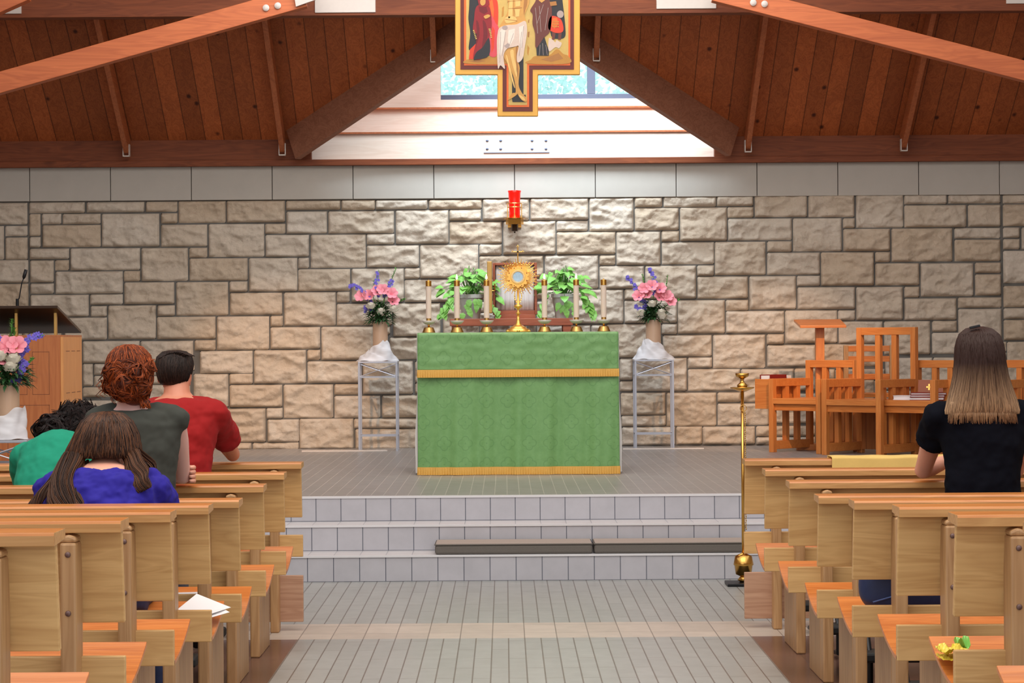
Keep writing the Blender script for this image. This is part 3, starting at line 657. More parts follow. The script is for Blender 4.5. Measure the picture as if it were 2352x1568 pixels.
for i in range(76):
    a = 2 * math.pi * i / 76 + .05; ln = (.152, .120, .140, .108)[i % 4] * (1.0 if abs(math.sin(a)) < .85 else .85)
    p0 = Vector((.056 * math.cos(a), .001 * (i % 2), MZ + .056 * math.sin(a))); p1 = Vector((ln * math.cos(a), 0, MZ + ln * math.sin(a)))
    b.tube([p0, (p0 + p1) / 2, p1], [.0042, .0040, .0022], 5)
    if i % 2: b.ball(p1, .0056, 6, 4)
    if i % 4 == 1:
        for s_ in (-1, 1): q = p0.lerp(p1, .62); b.ball(q + Vector((-math.sin(a) * s_ * .006, 0, math.cos(a) * s_ * .006)), .0035, 6, 4)
b.build('sunburst', M['gold'], t)
b = MB()
for i in range(8):
    a = 2 * math.pi * (i + .5) / 8; b.ball((.068 * math.cos(a), -.012, MZ + .068 * math.sin(a)), .0045, 8, 5)
b.build('gem_ring', M['book_red'], t, smooth=True)
b = MB(); b.tube([(0, 0, MZ + .10), (0, 0, MZ + .215)], .004, 8); b.tube([(-.034, 0, MZ + .180), (.034, 0, MZ + .180)], .004, 8)
for p in ((0, MZ + .218), (-.036, MZ + .180), (.036, MZ + .180)):
    for d in ((0, .007), (.006, 0), (-.006, 0)): b.ball((p[0] + d[0], 0, p[1] + d[1]), .0042, 6, 4)
b.build('top_cross', M['gold'], t)
b = MB(); b.ball((0, -.006, MZ + .180), (.007, .004, .006), 8, 6); b.build('dark_gem', M['black'], t)
b = MB()
for s_ in (-1, 1):
    for k in range(7):
        z = .215 + k * .016; x = .010 + .016 * math.sin(k * .5 + .3); b.ball((s_ * x, 0, z), .006 - .0003 * k, 6, 4)
    b.tube([(s_ * .008, 0, .21), (s_ * .026, 0, .25), (s_ * .022, 0, .29), (s_ * .012, 0, .31)], .003, 6)
b.build('vine_scroll', M['gold'], t)

# sanctuary lamp on the wall
lc = at(1182, 502, WY - .22)
t = thing('sanctuary_lamp', 'red glass sanctuary lamp in a brass holder on the stone wall', 'lamp', (lc.x, lc.y, lc.z))
b = MB(); b.lathe([(.046, .005), (.048, .05), (.050, .16), (.054, .225), (.060, .245), (.056, .247), (.048, .22), (.044, .06)], n=28); b.build('red_glass', M['red_glass'], t, smooth=True)
b = MB(); b.lathe([(.001, .19), (.010, .20), (.008, .215), (.001, .228)], n=10); b.build('flame', M['flame'], t, smooth=True)
b = MB()
for a in range(4):
    q = a * math.pi / 2 + math.pi / 4 + .78; b.beam((.062 * math.cos(q), .062 * math.sin(q), 0), (.062 * math.cos(q), .062 * math.sin(q), .135), .007, .007, up=(0, 1, 0))
for z in (.10, .134): b.tube([(.062 * math.cos(i * math.pi / 12), .062 * math.sin(i * math.pi / 12), z) for i in range(25)], .0035, 6)
b.build('cage', M['brass'], t)
b = MB(); b.lathe([(.075, -.004), (.100, -.001), (.100, .003), (.004, .003)], n=4 * 8); b.lathe([(.078, -.052), (.078, -.004)], n=8); b.build('tray', M['brass'], t)
b = MB(); b.lathe([(.030, -.11), (.030, -.052)], n=8); b.ball((0, 0, -.12), .008, 8, 5); b.build('socket', M['bronze'], t)
b = MB(); b.beam((0, 0, -.03), (0, .195, -.03), .03, .03); b.box(-.06, .06, .16, .19, -.07, .02); b.build('wall_bracket', M['brass'], t)

# credence shelf, tabernacle, pothos
TY = 20.25; ta = at(1033, 739, TY); tb = at(1316, 739, TY); zt = at(1175, 731, TY).z
t = thing('wooden_side_table', 'red brown wooden side table behind the altar, carrying the tabernacle', 'table', ((ta.x + tb.x) / 2, TY, PZ)); hw = (tb.x - ta.x) / 2
b = MB(); b.box(-hw, hw, 0, .5, zt - PZ - .062, zt - PZ); b.build('table_top', M['walnut'], t, bevel=.004)
for sx in (-1, 1):
    for yy in (.05, .45): b = MB(); b.box(sx * (hw - .05) - .035, sx * (hw - .05) + .035, yy - .035, yy + .035, 0, zt - PZ - .06); b.build('leg', M['walnut'], t, bevel=.003)
tc = at(1183, 726, TY + .1)
t = thing('tabernacle', 'open wooden tabernacle box with pale curtains behind the monstrance', 'tabernacle', (tc.x, TY + .1, zt))
sT = F / (TY + .1); w2 = 47 / sT; h0 = .035; h1 = h0 + 119 / sT
b = MB(); b.box(-w2, w2, 0, .30, 0, h0); b.build('plinth', M['walnut'], t, bevel=.003)
b = MB(); th = .022; w3 = 51 / sT
b.box(-w3, -w3 + th, 0, .3, h0, h1); b.box(w3 - th, w3, 0, .3, h0, h1); b.box(-w3 + th, w3 - th, 0, .3, h0, h0 + th * 1.6); b.box(-w3 + th, w3 - th, 0, .3, h1 - th, h1); b.box(-w3 + th, w3 - th, .28, .3, h0, h1)
b.build('box', M['walnut'], t, bevel=.003)
for sg in (-1, 1):
    b = MB(); b.grid(lambda u, v: (sg * (.004 + u * (w3 - th - .008)), .045 + .005 * math.sin(u * 26), h1 - th - v * (h1 - h0 - th * 2.8)), 40, 4); b.build('curtain', M['white_cloth'], t, smooth=True, solid=.003, fix=False)
b = MB(); b.box(-w3 - .045, -w3 - .003, -.33, -.0, h0 + .01, h1); o = b.build('door', M['brass_satin'], t, bevel=.003)
b = MB(); b.tube([(-w3 - .003, -.3, h0 + .2), (-w3 + .02, -.3, h0 + .2), (-w3 + .02, -.3, h0 + .26)], .006, 8); b.build('handle', M['brass'], o)
def leaf(b, c, d, up, L_, W_, mi=0):
    d = Vector(d).normalized(); s_ = d.cross(Vector(up)).normalized(); n_ = s_.cross(d)
    c = Vector(c); P = [c, c + d * L_ * .25 + s_ * W_ * .5 + n_ * W_ * .08, c + d * L_ * .6 + s_ * W_ * .38 - n_ * W_ * .05, c + d * L_ - n_ * L_ * .25, c + d * L_ * .6 - s_ * W_ * .38 - n_ * W_ * .05, c + d * L_ * .25 - s_ * W_ * .5 + n_ * W_ * .08, c + d * L_ * .3, c + d * L_ * .65 - n_ * L_ * .08]
    b.add(P, [(0, 1, 6), (1, 2, 7, 6), (2, 3, 7), (3, 4, 7), (4, 5, 6, 7), (5, 0, 6)], mi)
for px, lab, sd, side in ((1082, 'bright green pothos in a white pot left of the tabernacle', 2, -1), (1296, 'bright green pothos in a white pot right of the tabernacle', 3, 1)):
    c = at(px, 731, TY + .18); t = thing('potted_pothos', lab, 'potted plant', (c.x, TY + .18, zt)); rp = random.Random(sd)
    b = MB(); b.lathe([(.075, 0), (.105, .18), (.114, .18), (.114, .212), (.102, .212), (.098, .18)], n=28); b.build('pot', M['pot'], t, smooth=False)
    b = MB(); st = MB()
    for i in range(58):
        a = rp.uniform(0, 6.283); r0 = rp.uniform(.02, .24); ex = math.cos(a) * r0 * 1.0; ey = math.sin(a) * r0 * .6 - .04
        ez = .235 + rp.uniform(.02, .17) * (1.25 - r0 * 2.2) - max(0, r0 - .15) * .9
        st.tube([(ex * .2, ey * .2, .2), (ex * .6, ey * .6, ez + .03), (ex, ey, ez)], .0025, 5)
        leaf(b, (ex, ey, ez), (math.cos(a), math.sin(a) * .6 - .4, rp.uniform(-.7, .1)), (0, -.5, 1), rp.uniform(.07, .11), rp.uniform(.06, .085))
    for i in range(4):
        sx = (side if i < 3 else -side); x = sx * .14; y = -.10 - rp.uniform(0, .05); z = .22; P = [(0, 0, .22), (x, y, z)]
        for k in range(6):
            x += sx * rp.uniform(.005, .03); z -= .03; P.append((x, y, z)); leaf(b, (x, y, z), (sx * rp.uniform(-.6, 1), -.6, -.7), (0, -.4, 1), rp.uniform(.06, .09), .055)
        st.tube(P, .003, 5)
    for i in range(9):
        x = rp.uniform(-.09, .09); z = rp.uniform(.05, .18); leaf(b, (x, -.14, z), (rp.uniform(-.6, .6), -.3, -1), (0, -1, .3), rp.uniform(.06, .09), .055)
    b.build('leaves', M['leaf_bright'], t, fix=False); st.build('stems', M['leaf'], t)

# flower stands, vases and arrangements
def stand(loc, h, lab, w_=.345, d_=.26):
    t = thing('flower_stand', lab, 'plant stand', loc, 0, 'silver flower stands')
    b = MB(); b.box(-w_ / 2, w_ / 2, -d_ / 2, d_ / 2, h - .014, h); b.build('top_plate', M['silver'], t, bevel=.002)
    for sx in (-1, 1):
        for sy in (-1, 1):
            b = MB(); x = sx * (w_ / 2 - .01); y = sy * (d_ / 2 - .01); b.box(x - .009, x + .009, y - .009, y + .009, 0, h - .012); b.build('leg', M['silver'], t, bevel=.001)
    for z in (.17 * h, h - .135):
        for sy in (-1, 1):
            b = MB(); b.beam((-w_ / 2 + .01, sy * (d_ / 2 - .01), z), (w_ / 2 - .01, sy * (d_ / 2 - .01), z), .009, .012); b.build('rail', M['silver'], t)
        for sx in (-1, 1):
            b = MB(); b.beam((sx * (w_ / 2 - .01), -d_ / 2 + .01, z), (sx * (w_ / 2 - .01), d_ / 2 - .01, z), .009, .012); b.build('rail', M['silver'], t)
    for sy in (-1, 1):
        b = MB(); y = sy * (d_ / 2 - .012); b.tube([(-w_ / 2 + .01, y, h - .02), (w_ / 2 - .01, y, h - .132)], .004, 6); b.tube([(-w_ / 2 + .01, y, h - .132), (w_ / 2 - .01, y, h - .02)], .004, 6)
        b.build('cross_brace', M['silver'], t)
def rose(c, r, mat, t, nm, rp):
    b = MB(); b.ball(c, (r * .55, r * .55, r * .6), 10, 7)
    for k in range(10):
        a = k * 2.4; rr_ = r * (.45 + .06 * k); tl = .9 - k * .06
        def fn(u, v, a=a, rr_=rr_, tl=tl):
            th_ = a + (u - .5) * 1.9; q = rr_ * (.55 + .5 * v * (1.1 - .1 * k / 10)); return (c[0] + math.cos(th_) * q, c[1] + math.sin(th_) * q, c[2] - r * .5 + v * r * (1.25 * tl) - .12 * r * (2 * u - 1) ** 2)
        b.grid(fn, 5, 3)
    b.build(nm, mat, t, smooth=True, fix=False)
def trumpet(c, d, r, mat, t, nm, rp):
    q = Vector(d).to_track_quat('Z', 'Y').to_matrix().to_4x4(); b = MB(); c = Vector(c)
    for k in range(6):
        a = k * math.pi / 3
        def fn(u, v, a=a):
            th_ = a + (u - .5) * 1.25; rad = r * (.12 + .95 * v ** 1.4) * (1 - .25 * (2 * u - 1) ** 2 * v); return c + q @ Vector((math.cos(th_) * rad, math.sin(th_) * rad, r * (1.1 * v - .35 * v * v)))
        b.grid(fn, 4, 4)
    b.build(nm, mat, t, smooth=True, fix=False)
def arrangement(px_c, Y, zb_, lab, sd, whites, pinks, spikes, greens, k=1.0):
    # positions given as (dx, dz) in metres from the vase rim centre
    c = at(px_c, 700, Y); t = thing('flower_arrangement', lab, 'flowers', (c.x, Y, zb_), 0, 'flower arrangements'); rp = random.Random(sd)
    f = MB()
    for i in range(420):
        a = rp.uniform(0, 6.283); r_ = rp.uniform(.01, .15) * k; z = rp.uniform(-.01, .15) * k * (1.2 - r_ * 4 / k)
        leaf(f, (math.cos(a) * r_ * .7, math.sin(a) * r_ * .6, z), (math.cos(a), math.sin(a), rp.uniform(-.5, .9)), (0, 0, 1), rp.uniform(.04, .085) * k, .020 * k)
    f.build('foliage', M['leaf_dark'], t, fix=False)
    for i, (dx, dz_) in enumerate(whites): rose((dx, -.075 * k, dz_), .050 * k, M['rose_white'], t, 'white_rose', rp)
    for i, (dx, dz_) in enumerate(pinks): trumpet((dx, -.05 * k + rp.uniform(0, .03), dz_), (dx * 2 + rp.uniform(-.1, .1), -.9, .5), .054 * k, M['pink'], t, 'pink_gladiolus', rp)
    for P in spikes:
        s_ = MB(); pts = [Vector((x, rp.uniform(-.05, .0), z)) for x, z in P]; s_.tube([(0, 0, 0)] + pts, .0028 * k, 6); st = s_.build('larkspur_stem', M['leaf'], t)
        fl_ = MB()
        for i in range(len(pts) - 1):
            for q in range(4):
                p = pts[i].lerp(pts[i + 1], q / 4)
                for m_ in range(2):
                    cc = p + Vector((rp.uniform(-.013, .013), rp.uniform(-.013, .01), rp.uniform(-.01, .01))) * k
                    for pe in range(5):
                        a = pe * 1.2566; leaf(fl_, cc, (math.cos(a), -.3, math.sin(a)), (0, -1, 0), .017 * k, .014 * k)
        fl_.build('purple_florets', M['purple'], st, fix=False)
    for P in greens:
        s_ = MB(); pts = [Vector((x, -.02, z)) for x, z in P]; s_.tube([(0, 0, 0)] + pts, .003 * k, 6); st = s_.build('green_spray', M['leaf'], t); fl_ = MB()
        for i in range(len(pts) - 1):
            for q in range(7):
                p = pts[i].lerp(pts[i + 1], q / 7)
                for m_ in range(3): leaf(fl_, p, (rp.uniform(-1, 1), rp.uniform(-1, 1), .6), (0, 0, 1), .028 * k, .010 * k)
        fl_.build('spray_leaves', M['leaf'], st, fix=False)
def vase(px_c, Y, z0, h, r, lab):
    c = at(px_c, 700, Y); t = thing('vase', lab, 'vase', (c.x, Y, z0), 0, 'tan cylinder vases')
    b = MB(); b.lathe([(r * .98, 0), (r, .01), (r, h), (r * .9, h), (r * .88, h - .03)], n=40); b.build('body', M['vase'], t, smooth=False, bevel=.002)
def wrap(px_c, Y, z0, lab, sd, rb, rt, h, lean=0.0, top=None):
    c = at(px_c, 800, Y); rp = random.Random(sd); b = MB()
    def fn(u, v):
        a = u * 2 * math.pi; q = rb + (rt - rb) * v ** .8; q *= 1 + .11 * math.sin(a * 2 + v * 3 + sd) + .05 * math.sin(a * 5 - v * 6 + sd) + .018 * math.sin(a * 9 + v * 12)
        z = h * v * (1 + lean * math.cos(a)) + .008 * math.sin(a * 5 + v * 12); return (math.cos(a) * q + .02 * lean * v, math.sin(a) * q * .8, max(.002, z))
    b.grid(fn, 96, 22); o = b.build('tulle_wrap', M['tulle'], None, smooth=True, loc=(c.x, Y, z0), fix=False); tag(o, lab, 'cloth', 'white tulle wraps')
SYL = 20.5; hs = .775
for px, lab1, lab2, lab3, lab4, sd in (
    (870, 'silver metal stand against the wall, left of the altar', 'tan cylinder vase on the stand left of the altar', 'pink, white and purple flowers in the vase left of the altar', 'white tulle with a raised peak round the vase left of the altar', 1),
    (1501, 'silver metal stand against the wall, right of the altar', 'tan cylinder vase on the stand right of the altar', 'pink, white and purple flowers in the vase right of the altar', 'white tulle gathered in folds round the vase right of the altar', 2)):
    c = at(px, 925, SYL); stand((c.x, SYL, PZ), hs, lab1)
    pv = 873 if sd == 1 else 1500
    zv = PZ + hs + .001; vase(pv, SYL, zv, .345, .065, lab2); s_ = F / SYL; zr = zv + .345
    wrap(865 if sd == 1 else 1500, SYL, zv, lab4, sd, .168, .082, .15 if sd == 1 else .16, .35 if sd == 1 else -.15)
    vx = 873 if sd == 1 else 1500; vy = 737 if sd == 1 else 731
    cv = lambda L_: [((x - vx) / s_, (vy - y) / s_) for x, y in L_]
    if sd == 1:
        arrangement(873, SYL, zr, lab3, 1, cv([(853, 700), (876, 713), (905, 708)]), cv([(832, 682), (850, 680), (868, 670), (880, 668), (899, 676), (902, 692)]),
          [cv([(850, 690), (835, 665), (812, 653), (802, 656)]), cv([(868, 680), (866, 650), (871, 618)]), cv([(885, 680), (893, 660), (903, 640)]), cv([(855, 712), (842, 700), (840, 715)])], [cv([(905, 700), (915, 693), (932, 685)]), cv([(885, 670), (900, 640), (911, 614)]), cv([(858, 680), (860, 640)])])
    else:
        arrangement(1500, SYL, zr, lab3, 2, cv([(1472, 714), (1497, 694), (1518, 714), (1520, 722)]), cv([(1467, 680), (1480, 663), (1484, 675), (1497, 657), (1515, 663), (1514, 681), (1530, 680), (1537, 692)]),
          [cv([(1475, 690), (1460, 660), (1450, 640), (1438, 630)]), cv([(1500, 670), (1507, 650), (1497, 622), (1488, 612)]), cv([(1480, 710), (1462, 702), (1458, 700)]), cv([(1478, 705), (1485, 690), (1470, 690)]), cv([(1512, 670), (1514, 655)])], [cv([(1482, 660), (1475, 625)]), cv([(1528, 668), (1534, 628)]), cv([(1525, 702), (1545, 692), (1562, 686)])])
# the nearer arrangement at the left edge, standing in front of the steps
Yn = 13.45; zt_n = at(20, 1009, Yn).z; sn = F / Yn
c = at(2, 1009, Yn); stand((c.x, Yn, 0), zt_n, 'silver metal stand at the left edge, in front of the ambo', .36, .30)
vase(18, Yn, zt_n + .001, at(18, 884, Yn).z - zt_n, .062, 'tan cylinder vase at the left edge, in front of the ambo')
wrap(12, Yn, zt_n + .001, 'white tulle round the vase at the left edge, in front of the ambo', 4, .145, .095, .145, .3)
zr = at(18, 884, Yn).z; cv = lambda L_: [((x - 18) / sn, (884 - y) / sn) for x, y in L_]
arrangement(18, Yn, zr, 'pink, white and purple flowers at the left edge, in front of the ambo', 5, cv([(6, 816), (37, 822), (31, 840), (-15, 835)]), cv([(-12, 800), (8, 797), (22, 800), (40, 799), (20, 826), (-20, 820)]),
  [cv([(35, 850), (48, 830), (55, 805), (62, 785), (75, 775), (100, 770)]), cv([(30, 872), (42, 868), (50, 855), (55, 840), (60, 832)]), cv([(0, 810), (-2, 790), (-4, 765)]), cv([(50, 810), (65, 798)]), cv([(-30, 820), (-40, 790), (-55, 770)])], [cv([(25, 790), (28, 760), (29, 732)]), cv([(60, 840), (80, 822)]), cv([(25, 790), (33, 770), (34, 755)])], 1.05)

# floor light strips along the wall
for x0, x1, y_, lab in ((693, 890, 1034, 'thin pale metal strip on the platform floor left of the altar'), (1430, 1617, 1028, 'thin pale metal strip on the platform floor right of the altar')):
    a = at(x0, y_, 20.3); c = at(x1, y_, 20.3); b = MB(); b.box(a.x, c.x, 20.29, 20.31, PZ, PZ + .012); tag(b.build('floor_strip', M['steel'], bevel=.002), lab, 'floor strip', 'floor strips by the wall')
# cushions on the first step
cz = RI; yc = Y1 + .01; sc_ = F / yc
for x0, x1, lab in ((999, 1361, 'long grey cushion lying on the first step, the left one of two'), (1365, 1722, 'long grey cushion on the first step, the right one reaching behind the pews')):
    a = at(x0, 1262, yc); c = at(x1, 1262, yc); t = thing('step_cushion', lab, 'cushion', ((a.x + c.x) / 2, yc, cz), 0, 'grey cushions on the step'); w_ = (c.x - a.x) / 2
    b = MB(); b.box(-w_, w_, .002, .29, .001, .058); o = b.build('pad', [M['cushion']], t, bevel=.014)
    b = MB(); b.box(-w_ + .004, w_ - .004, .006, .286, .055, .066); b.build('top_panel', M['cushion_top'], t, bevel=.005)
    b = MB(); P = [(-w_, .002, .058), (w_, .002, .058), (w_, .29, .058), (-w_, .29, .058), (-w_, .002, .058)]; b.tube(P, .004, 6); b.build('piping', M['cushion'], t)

# ambo
M['inlay'] = plain('inlay_brown', (120, 66, 38), .5)
AYn = 15.9; xr = at(146, 900, AYn).x; za = at(146, 773, AYn).z; dd = .70; wA = 1.05
t = thing('ambo', 'wooden ambo with dark bronze book rest behind the kneeling people', 'lectern', (xr - wA / 2, AYn, PZ)); hA = za - PZ
b = MB(); b.box(-wA / 2, wA / 2 - .02, 0, .03, 0, hA); o = b.build('front_panel', M['ambo'], t, bevel=.003)
g_ = MB()
def frame_line(x0, x1, z0, z1):
    g_ = MB()
    for q in ((x0, x1, z0, z0 + .0025), (x0, x1, z1 - .0025, z1), (x0, x0 + .0025, z0, z1), (x1 - .0025, x1, z0, z1)): g_.box(q[0], q[1], -.0015, .004, q[2], q[3])
    g_.build('inlay_frame', M['inlay'], o)
e = wA / 2; s_ = F / AYn
frame_line(e - .21, e - .095, hA - .39, hA - .10); frame_line(e - .37, e - .245, hA - .39, hA - .25); frame_line(e - .38, e - .095, hA - .80, hA - .46); frame_line(-e + .1, -e + .3, hA - .39, hA - .10)
b = MB(); b.box(wA / 2 - .02, wA / 2, 0, dd, 0, hA); o = b.build('side_panel', M['ambo_lit'], t, bevel=.003)
g_ = MB()
for z in (hA - .10, hA - .385):
    for k in range(3): g_ = MB(); g_.box(wA / 2 - .001, wA / 2 + .0012, .10 + k * .2, .10 + k * .2 + .13, z, z + .004); g_.build('inlay_line', M['inlay'], o)
b = MB(); b.box(-wA / 2, -wA / 2 + .02, 0, dd, 0, hA); b.build('side_panel', M['ambo_lit'], t, bevel=.003)
b = MB(); b.box(-wA / 2 + .021, wA / 2 - .021, .031, dd - .001, hA - .05, hA - .02); b.box(-wA / 2, wA / 2, .0, dd, hA, hA + .012); b.build('top', M['ambo'], t)
# book rest: high edge towards the nave
n0 = at(132, 708, AYn - .05); f0 = at(187, 765, 16.75); ox = xr - wA / 2
b = MB(); P = []
for (x, y, z) in ((-.50, -.05, n0.z - PZ), (n0.x - ox, -.05, n0.z - PZ), (f0.x - ox, 16.75 - AYn, f0.z - PZ), (-.50, 16.75 - AYn, f0.z - PZ)): P.append((x, y, z))
b.add(P + [(x, y, z + .02) for x, y, z in P], [(0, 1, 2, 3), (7, 6, 5, 4), (0, 4, 5, 1), (1, 5, 6, 2), (2, 6, 7, 3), (3, 7, 4, 0)]); b.build('book_rest', M['bronze'], t, bevel=.003)
for px in (38, 128):
    a = at(px, 760, AYn + .12); b = MB(); b.beam((a.x - ox, .12, hA - .03), (a.x - ox, .12, hA + .165), .02, .03, up=(0, 1, 0)); b.build('rest_post', M['brass_satin'], t, bevel=.002)
p0 = at(40, 709, AYn); p1 = at(44, 685, AYn); p2 = at(50, 650, AYn); p3 = at(54, 640, AYn); p4 = at(60, 619, AYn)
t = thing('gooseneck_microphone', 'thin black gooseneck microphone rising from the book rest of the ambo', 'microphone', (p0.x, AYn, n0.z + .018)); base = Vector((p0.x, AYn, n0.z + .018))
b = MB(); b.tube([(0, 0, -.005), (0, 0, .05)], .011, 12); b.build('base', M['black'], t)
b = MB(); b.tube([(0, 0, .04), p1 - base, p2 - base, p3 - base], .004, 8); b.build('gooseneck', M['black'], t, smooth=True)
b = MB(); b.tube([p3 - base, p3.lerp(p4, .2) - base, p4 - base], [.006, .012, .012], 12); b.build('capsule', M['black'], t, smooth=True)

# brass stand in front of the steps on the right
Yb = 13.40; c = at(1708, 1340, Yb); t = thing('brass_processional_stand', 'tall brass stand with a cup and dish on top, behind the right front pew', 'stand', (c.x, Yb, 0)); B0 = c.x
def zb_(py): return H + (VY - py - (1706 - VX) * ROLL) * Yb / F
b = MB(); b.box(-.10, .10, -.10, .10, 0, .018); b.build('base_plate', M['black'], t, bevel=.004)
b = MB(); b.lathe([(.02, .018), (.035, .03), (.02, .05), (.012, .06)], n=20); b.lathe([(.018, .05), (.045, zb_(1318)), (.052, zb_(1298)), (.058, zb_(1296)), (.056, zb_(1292)), (.048, zb_(1276)), (.02, zb_(1271)), (.01, zb_(1268))], n=28); b.build('bowl_base', M['brass'], t, smooth=True)
b = MB(); b.tube([(0, 0, .06), (0, 0, zb_(898))], .0095, 14); b.build('pole', M['brass'], t, smooth=True)
b = MB(); b.lathe([(.012, zb_(900)), (.068, zb_(891)), (.070, zb_(889)), (.02, zb_(892))], n=32); b.build('dish', M['brass'], t, smooth=True)
b = MB(); b.lathe([(.028, zb_(890)), (.030, zb_(884)), (.014, zb_(878)), (.008, zb_(873)), (.014, zb_(869)), (.036, zb_(864)), (.040, zb_(857)), (.036, zb_(857)), (.02, zb_(863))], n=28); b.build('cup', M['brass'], t, smooth=True)
b = MB(); b.tube([(.018 * math.cos(a * .3) + .004, -.012, zb_(937) + .018 * math.sin(a * .3)) for a in range(22)], .002, 6); b.build('ring', M['brass'], t, smooth=True)
b = MB()
for k in range(56):
    z = zb_(948) - k * .012; b.ball((.014 + .002 * (k % 2), -.008, z), (.0035, .0025, .007), 6, 4)
b.build('chain', M['brass_satin'], t, smooth=True)

M['panelled'] = wood('panelled_wood', (186, 118, 66), (150, 86, 44), 'Z', .45, 1, 0, ('x', .085, .3))
# sanctuary chairs, set at forty-five degrees
def sanct_chair(X, Y, hb, lab, rz=-45, w_=.535, d_=.55, solid_=True):
    t = thing('sanctuary_chair', lab, 'chair', (X, Y, PZ), R(rz), 'slatted wooden chairs of the sanctuary'); p = .048; ha = .615
    for sx in (0, w_ - p):
        q = MB(); q.box(sx, sx + p, 0, p, 0, ha); q.build('leg', M['chair'], t, bevel=.003)
        q = MB(); q.box(sx, sx + p, d_ - p, d_, 0, ha if hb is None else hb); q.build('leg', M['chair'], t, bevel=.003)
        q = MB(); q.box(sx, sx + p, p, d_ - p, ha - .065, ha); q.build('arm_rail', M['chairx'], t, bevel=.003)
        q = MB(); q.box(sx, sx + p, p, d_ - p, .025, .095); q.build('bottom_rail', M['chairx'], t, bevel=.003)
        for k in range(2):
            yy = p + (d_ - 2 * p) * (k + 1) / 3 - .022; q = MB(); q.box(sx + .003, sx + p - .003, yy, yy + .045, .095, ha - .065); q.build('side_slat', M['chair'], t, bevel=.002)
    q = MB(); q.box(p, w_ - p, .0, d_ - p, .405, .452); q.box(0, p, .05, d_ - p, .42, .45); q.build('seat', M['chairx'], t, bevel=.003)
    q = MB(); q.box(p, w_ - p, .02, .045, .35, .405); q.build('seat_apron', M['oaktop'], t, bevel=.002)
    q = MB(); q.box(p, w_ - p, d_ - p, d_, hb - .062, hb); q.build('back_rail', M['chairx'], t, bevel=.003)
    q = MB(); q.box(p, w_ - p, d_ - p, d_, .40, .45); q.build('lower_back_rail', M['chairx'], t, bevel=.003)
    for k in range(2):
        xx = p + (w_ - 2 * p) * (k + 1) / 3 - .024; q = MB(); q.box(xx, xx + .048, d_ - p + .003, d_ - .003, .45, hb - .062); q.build('back_slat', M['chair'], t, bevel=.002)
    if solid_:
        q = MB(); q.box(p, w_ - p, d_ - p + .01, d_ - .012, .03, .40); q.build('lower_back_panel', M['panelled'], t)
    return t
def chair_xy(px, py):
    Y = .941 * F / (py - (VY - (px - VX) * ROLL)); return (px - VX - (py - VY) * ROLL) / F * Y, Y
q = chair_xy(1766, 1038.3); c1 = sanct_chair(q[0], q[1], .765, 'low-backed slatted chair nearest the altar, with a book box on its arm', -45, .54, solid_=False)
q2_ = chair_xy(1887, 1044.5); sanct_chair(q2_[0], q2_[1], 1.035, 'tallest slatted wooden chair with the high back, between two lower ones', -43, .575)
q3_ = chair_xy(2018, 1047.5); sanct_chair(q3_[0], q3_[1], .765, 'low-backed slatted chair with books on its seat, beside the tall chair', -44, .54)
q4_ = (3.50, 18.62); sanct_chair(q4_[0], q4_[1], .765, 'slatted chair partly hidden by the woman in black', -44, .54)
# book box fixed to the first chair's outer arm
b = MB(); b.box(-.185, -.02, .05, .065, .375, .61); b.box(-.185, -.02, .40, .415, .375, .61); b.box(-.185, -.17, .065, .40, .375, .61); b.box(-.035, -.02, .065, .40, .375, .61); b.box(-.185, -.02, .05, .415, .36, .375)
b.build('book_box', M['chairx'], c1, bevel=.002)
def local(t, v): return t.matrix_basis @ Vector(v)
bpy.context.view_layer.update()
cc = local(c1, (-.10, .18, .376))
t = thing('ring_binder', 'dark red ring binder standing open-edged in the box on the first chair', 'binder', cc, R(-45))
b = MB(); b.box(-.055, -.050, -.10, .12, 0, .27); b.box(.05, .055, -.10, .12, 0, .27); b.box(-.055, .055, .118, .122, 0, .27); b.build('cover', M['book_red'], t)
b = MB(); b.box(-.046, .046, -.095, .112, .004, .262); b.build('pages', M['paper'], t)
cc = local(c1, (-.10, .345, .376)); t = thing('paper_stack', 'sheaf of white papers behind the red binder in the chair box', 'papers', cc, R(-45))
b = MB(); b.box(-.05, .05, -.025, .025, 0, .262); b.build('sheets', M['paper'], t)
def book(loc, rz, w_, d_, h_, lab, cover, group=None, M4=None):
    t = thing('book', lab, 'book', loc, rz, group)
    b = MB(); b.box(-w_ / 2, w_ / 2, -d_ / 2, d_ / 2, 0, .004); b.box(-w_ / 2, w_ / 2, -d_ / 2, d_ / 2, h_ - .004, h_); b.box(w_ / 2 - .004, w_ / 2, -d_ / 2, d_ / 2, .004, h_ - .004); b.build('cover', cover, t)
    b = MB(); b.box(-w_ / 2 + .004, w_ / 2 - .006, -d_ / 2 + .003, d_ / 2 - .003, .004, h_ - .004); b.build('pages', M['paper'], t)
    return t
bx = q3_[0]; by = q3_[1]
Mc = Matrix.Translation((bx, by, PZ)) @ Matrix.Rotation(R(-44), 4, 'Z')
p = Mc @ Vector((.17, .12, .453)); book(p, R(-30), .15, .12, .034, 'small pale book lying on the chair seat beside the tall chair', M['paper'])
p = Mc @ Vector((.36, .16, .453)); book(p, R(-12), .27, .2, .024, 'lowest red book of the pile on the chair seat', M['book_red'], 'books piled on the chair seat')
book(p + Vector((0, 0, .0245)), R(-9), .27, .2, .017, 'middle red book of the pile on the chair seat', M['book_red'], 'books piled on the chair seat')
book(p + Vector((0.01, 0, .042)), R(-10), .28, .2, .017, 'topmost white-edged book of the pile on the chair seat', M['book_red'], 'books piled on the chair seat')
p = Mc @ Vector((.33, .33, .453)); t = thing('brown_missal', 'brown leather book with two small gold crosses leaning on the chair back', 'book', p, R(-20)); t.rotation_euler = (R(-12), 0, R(-20))
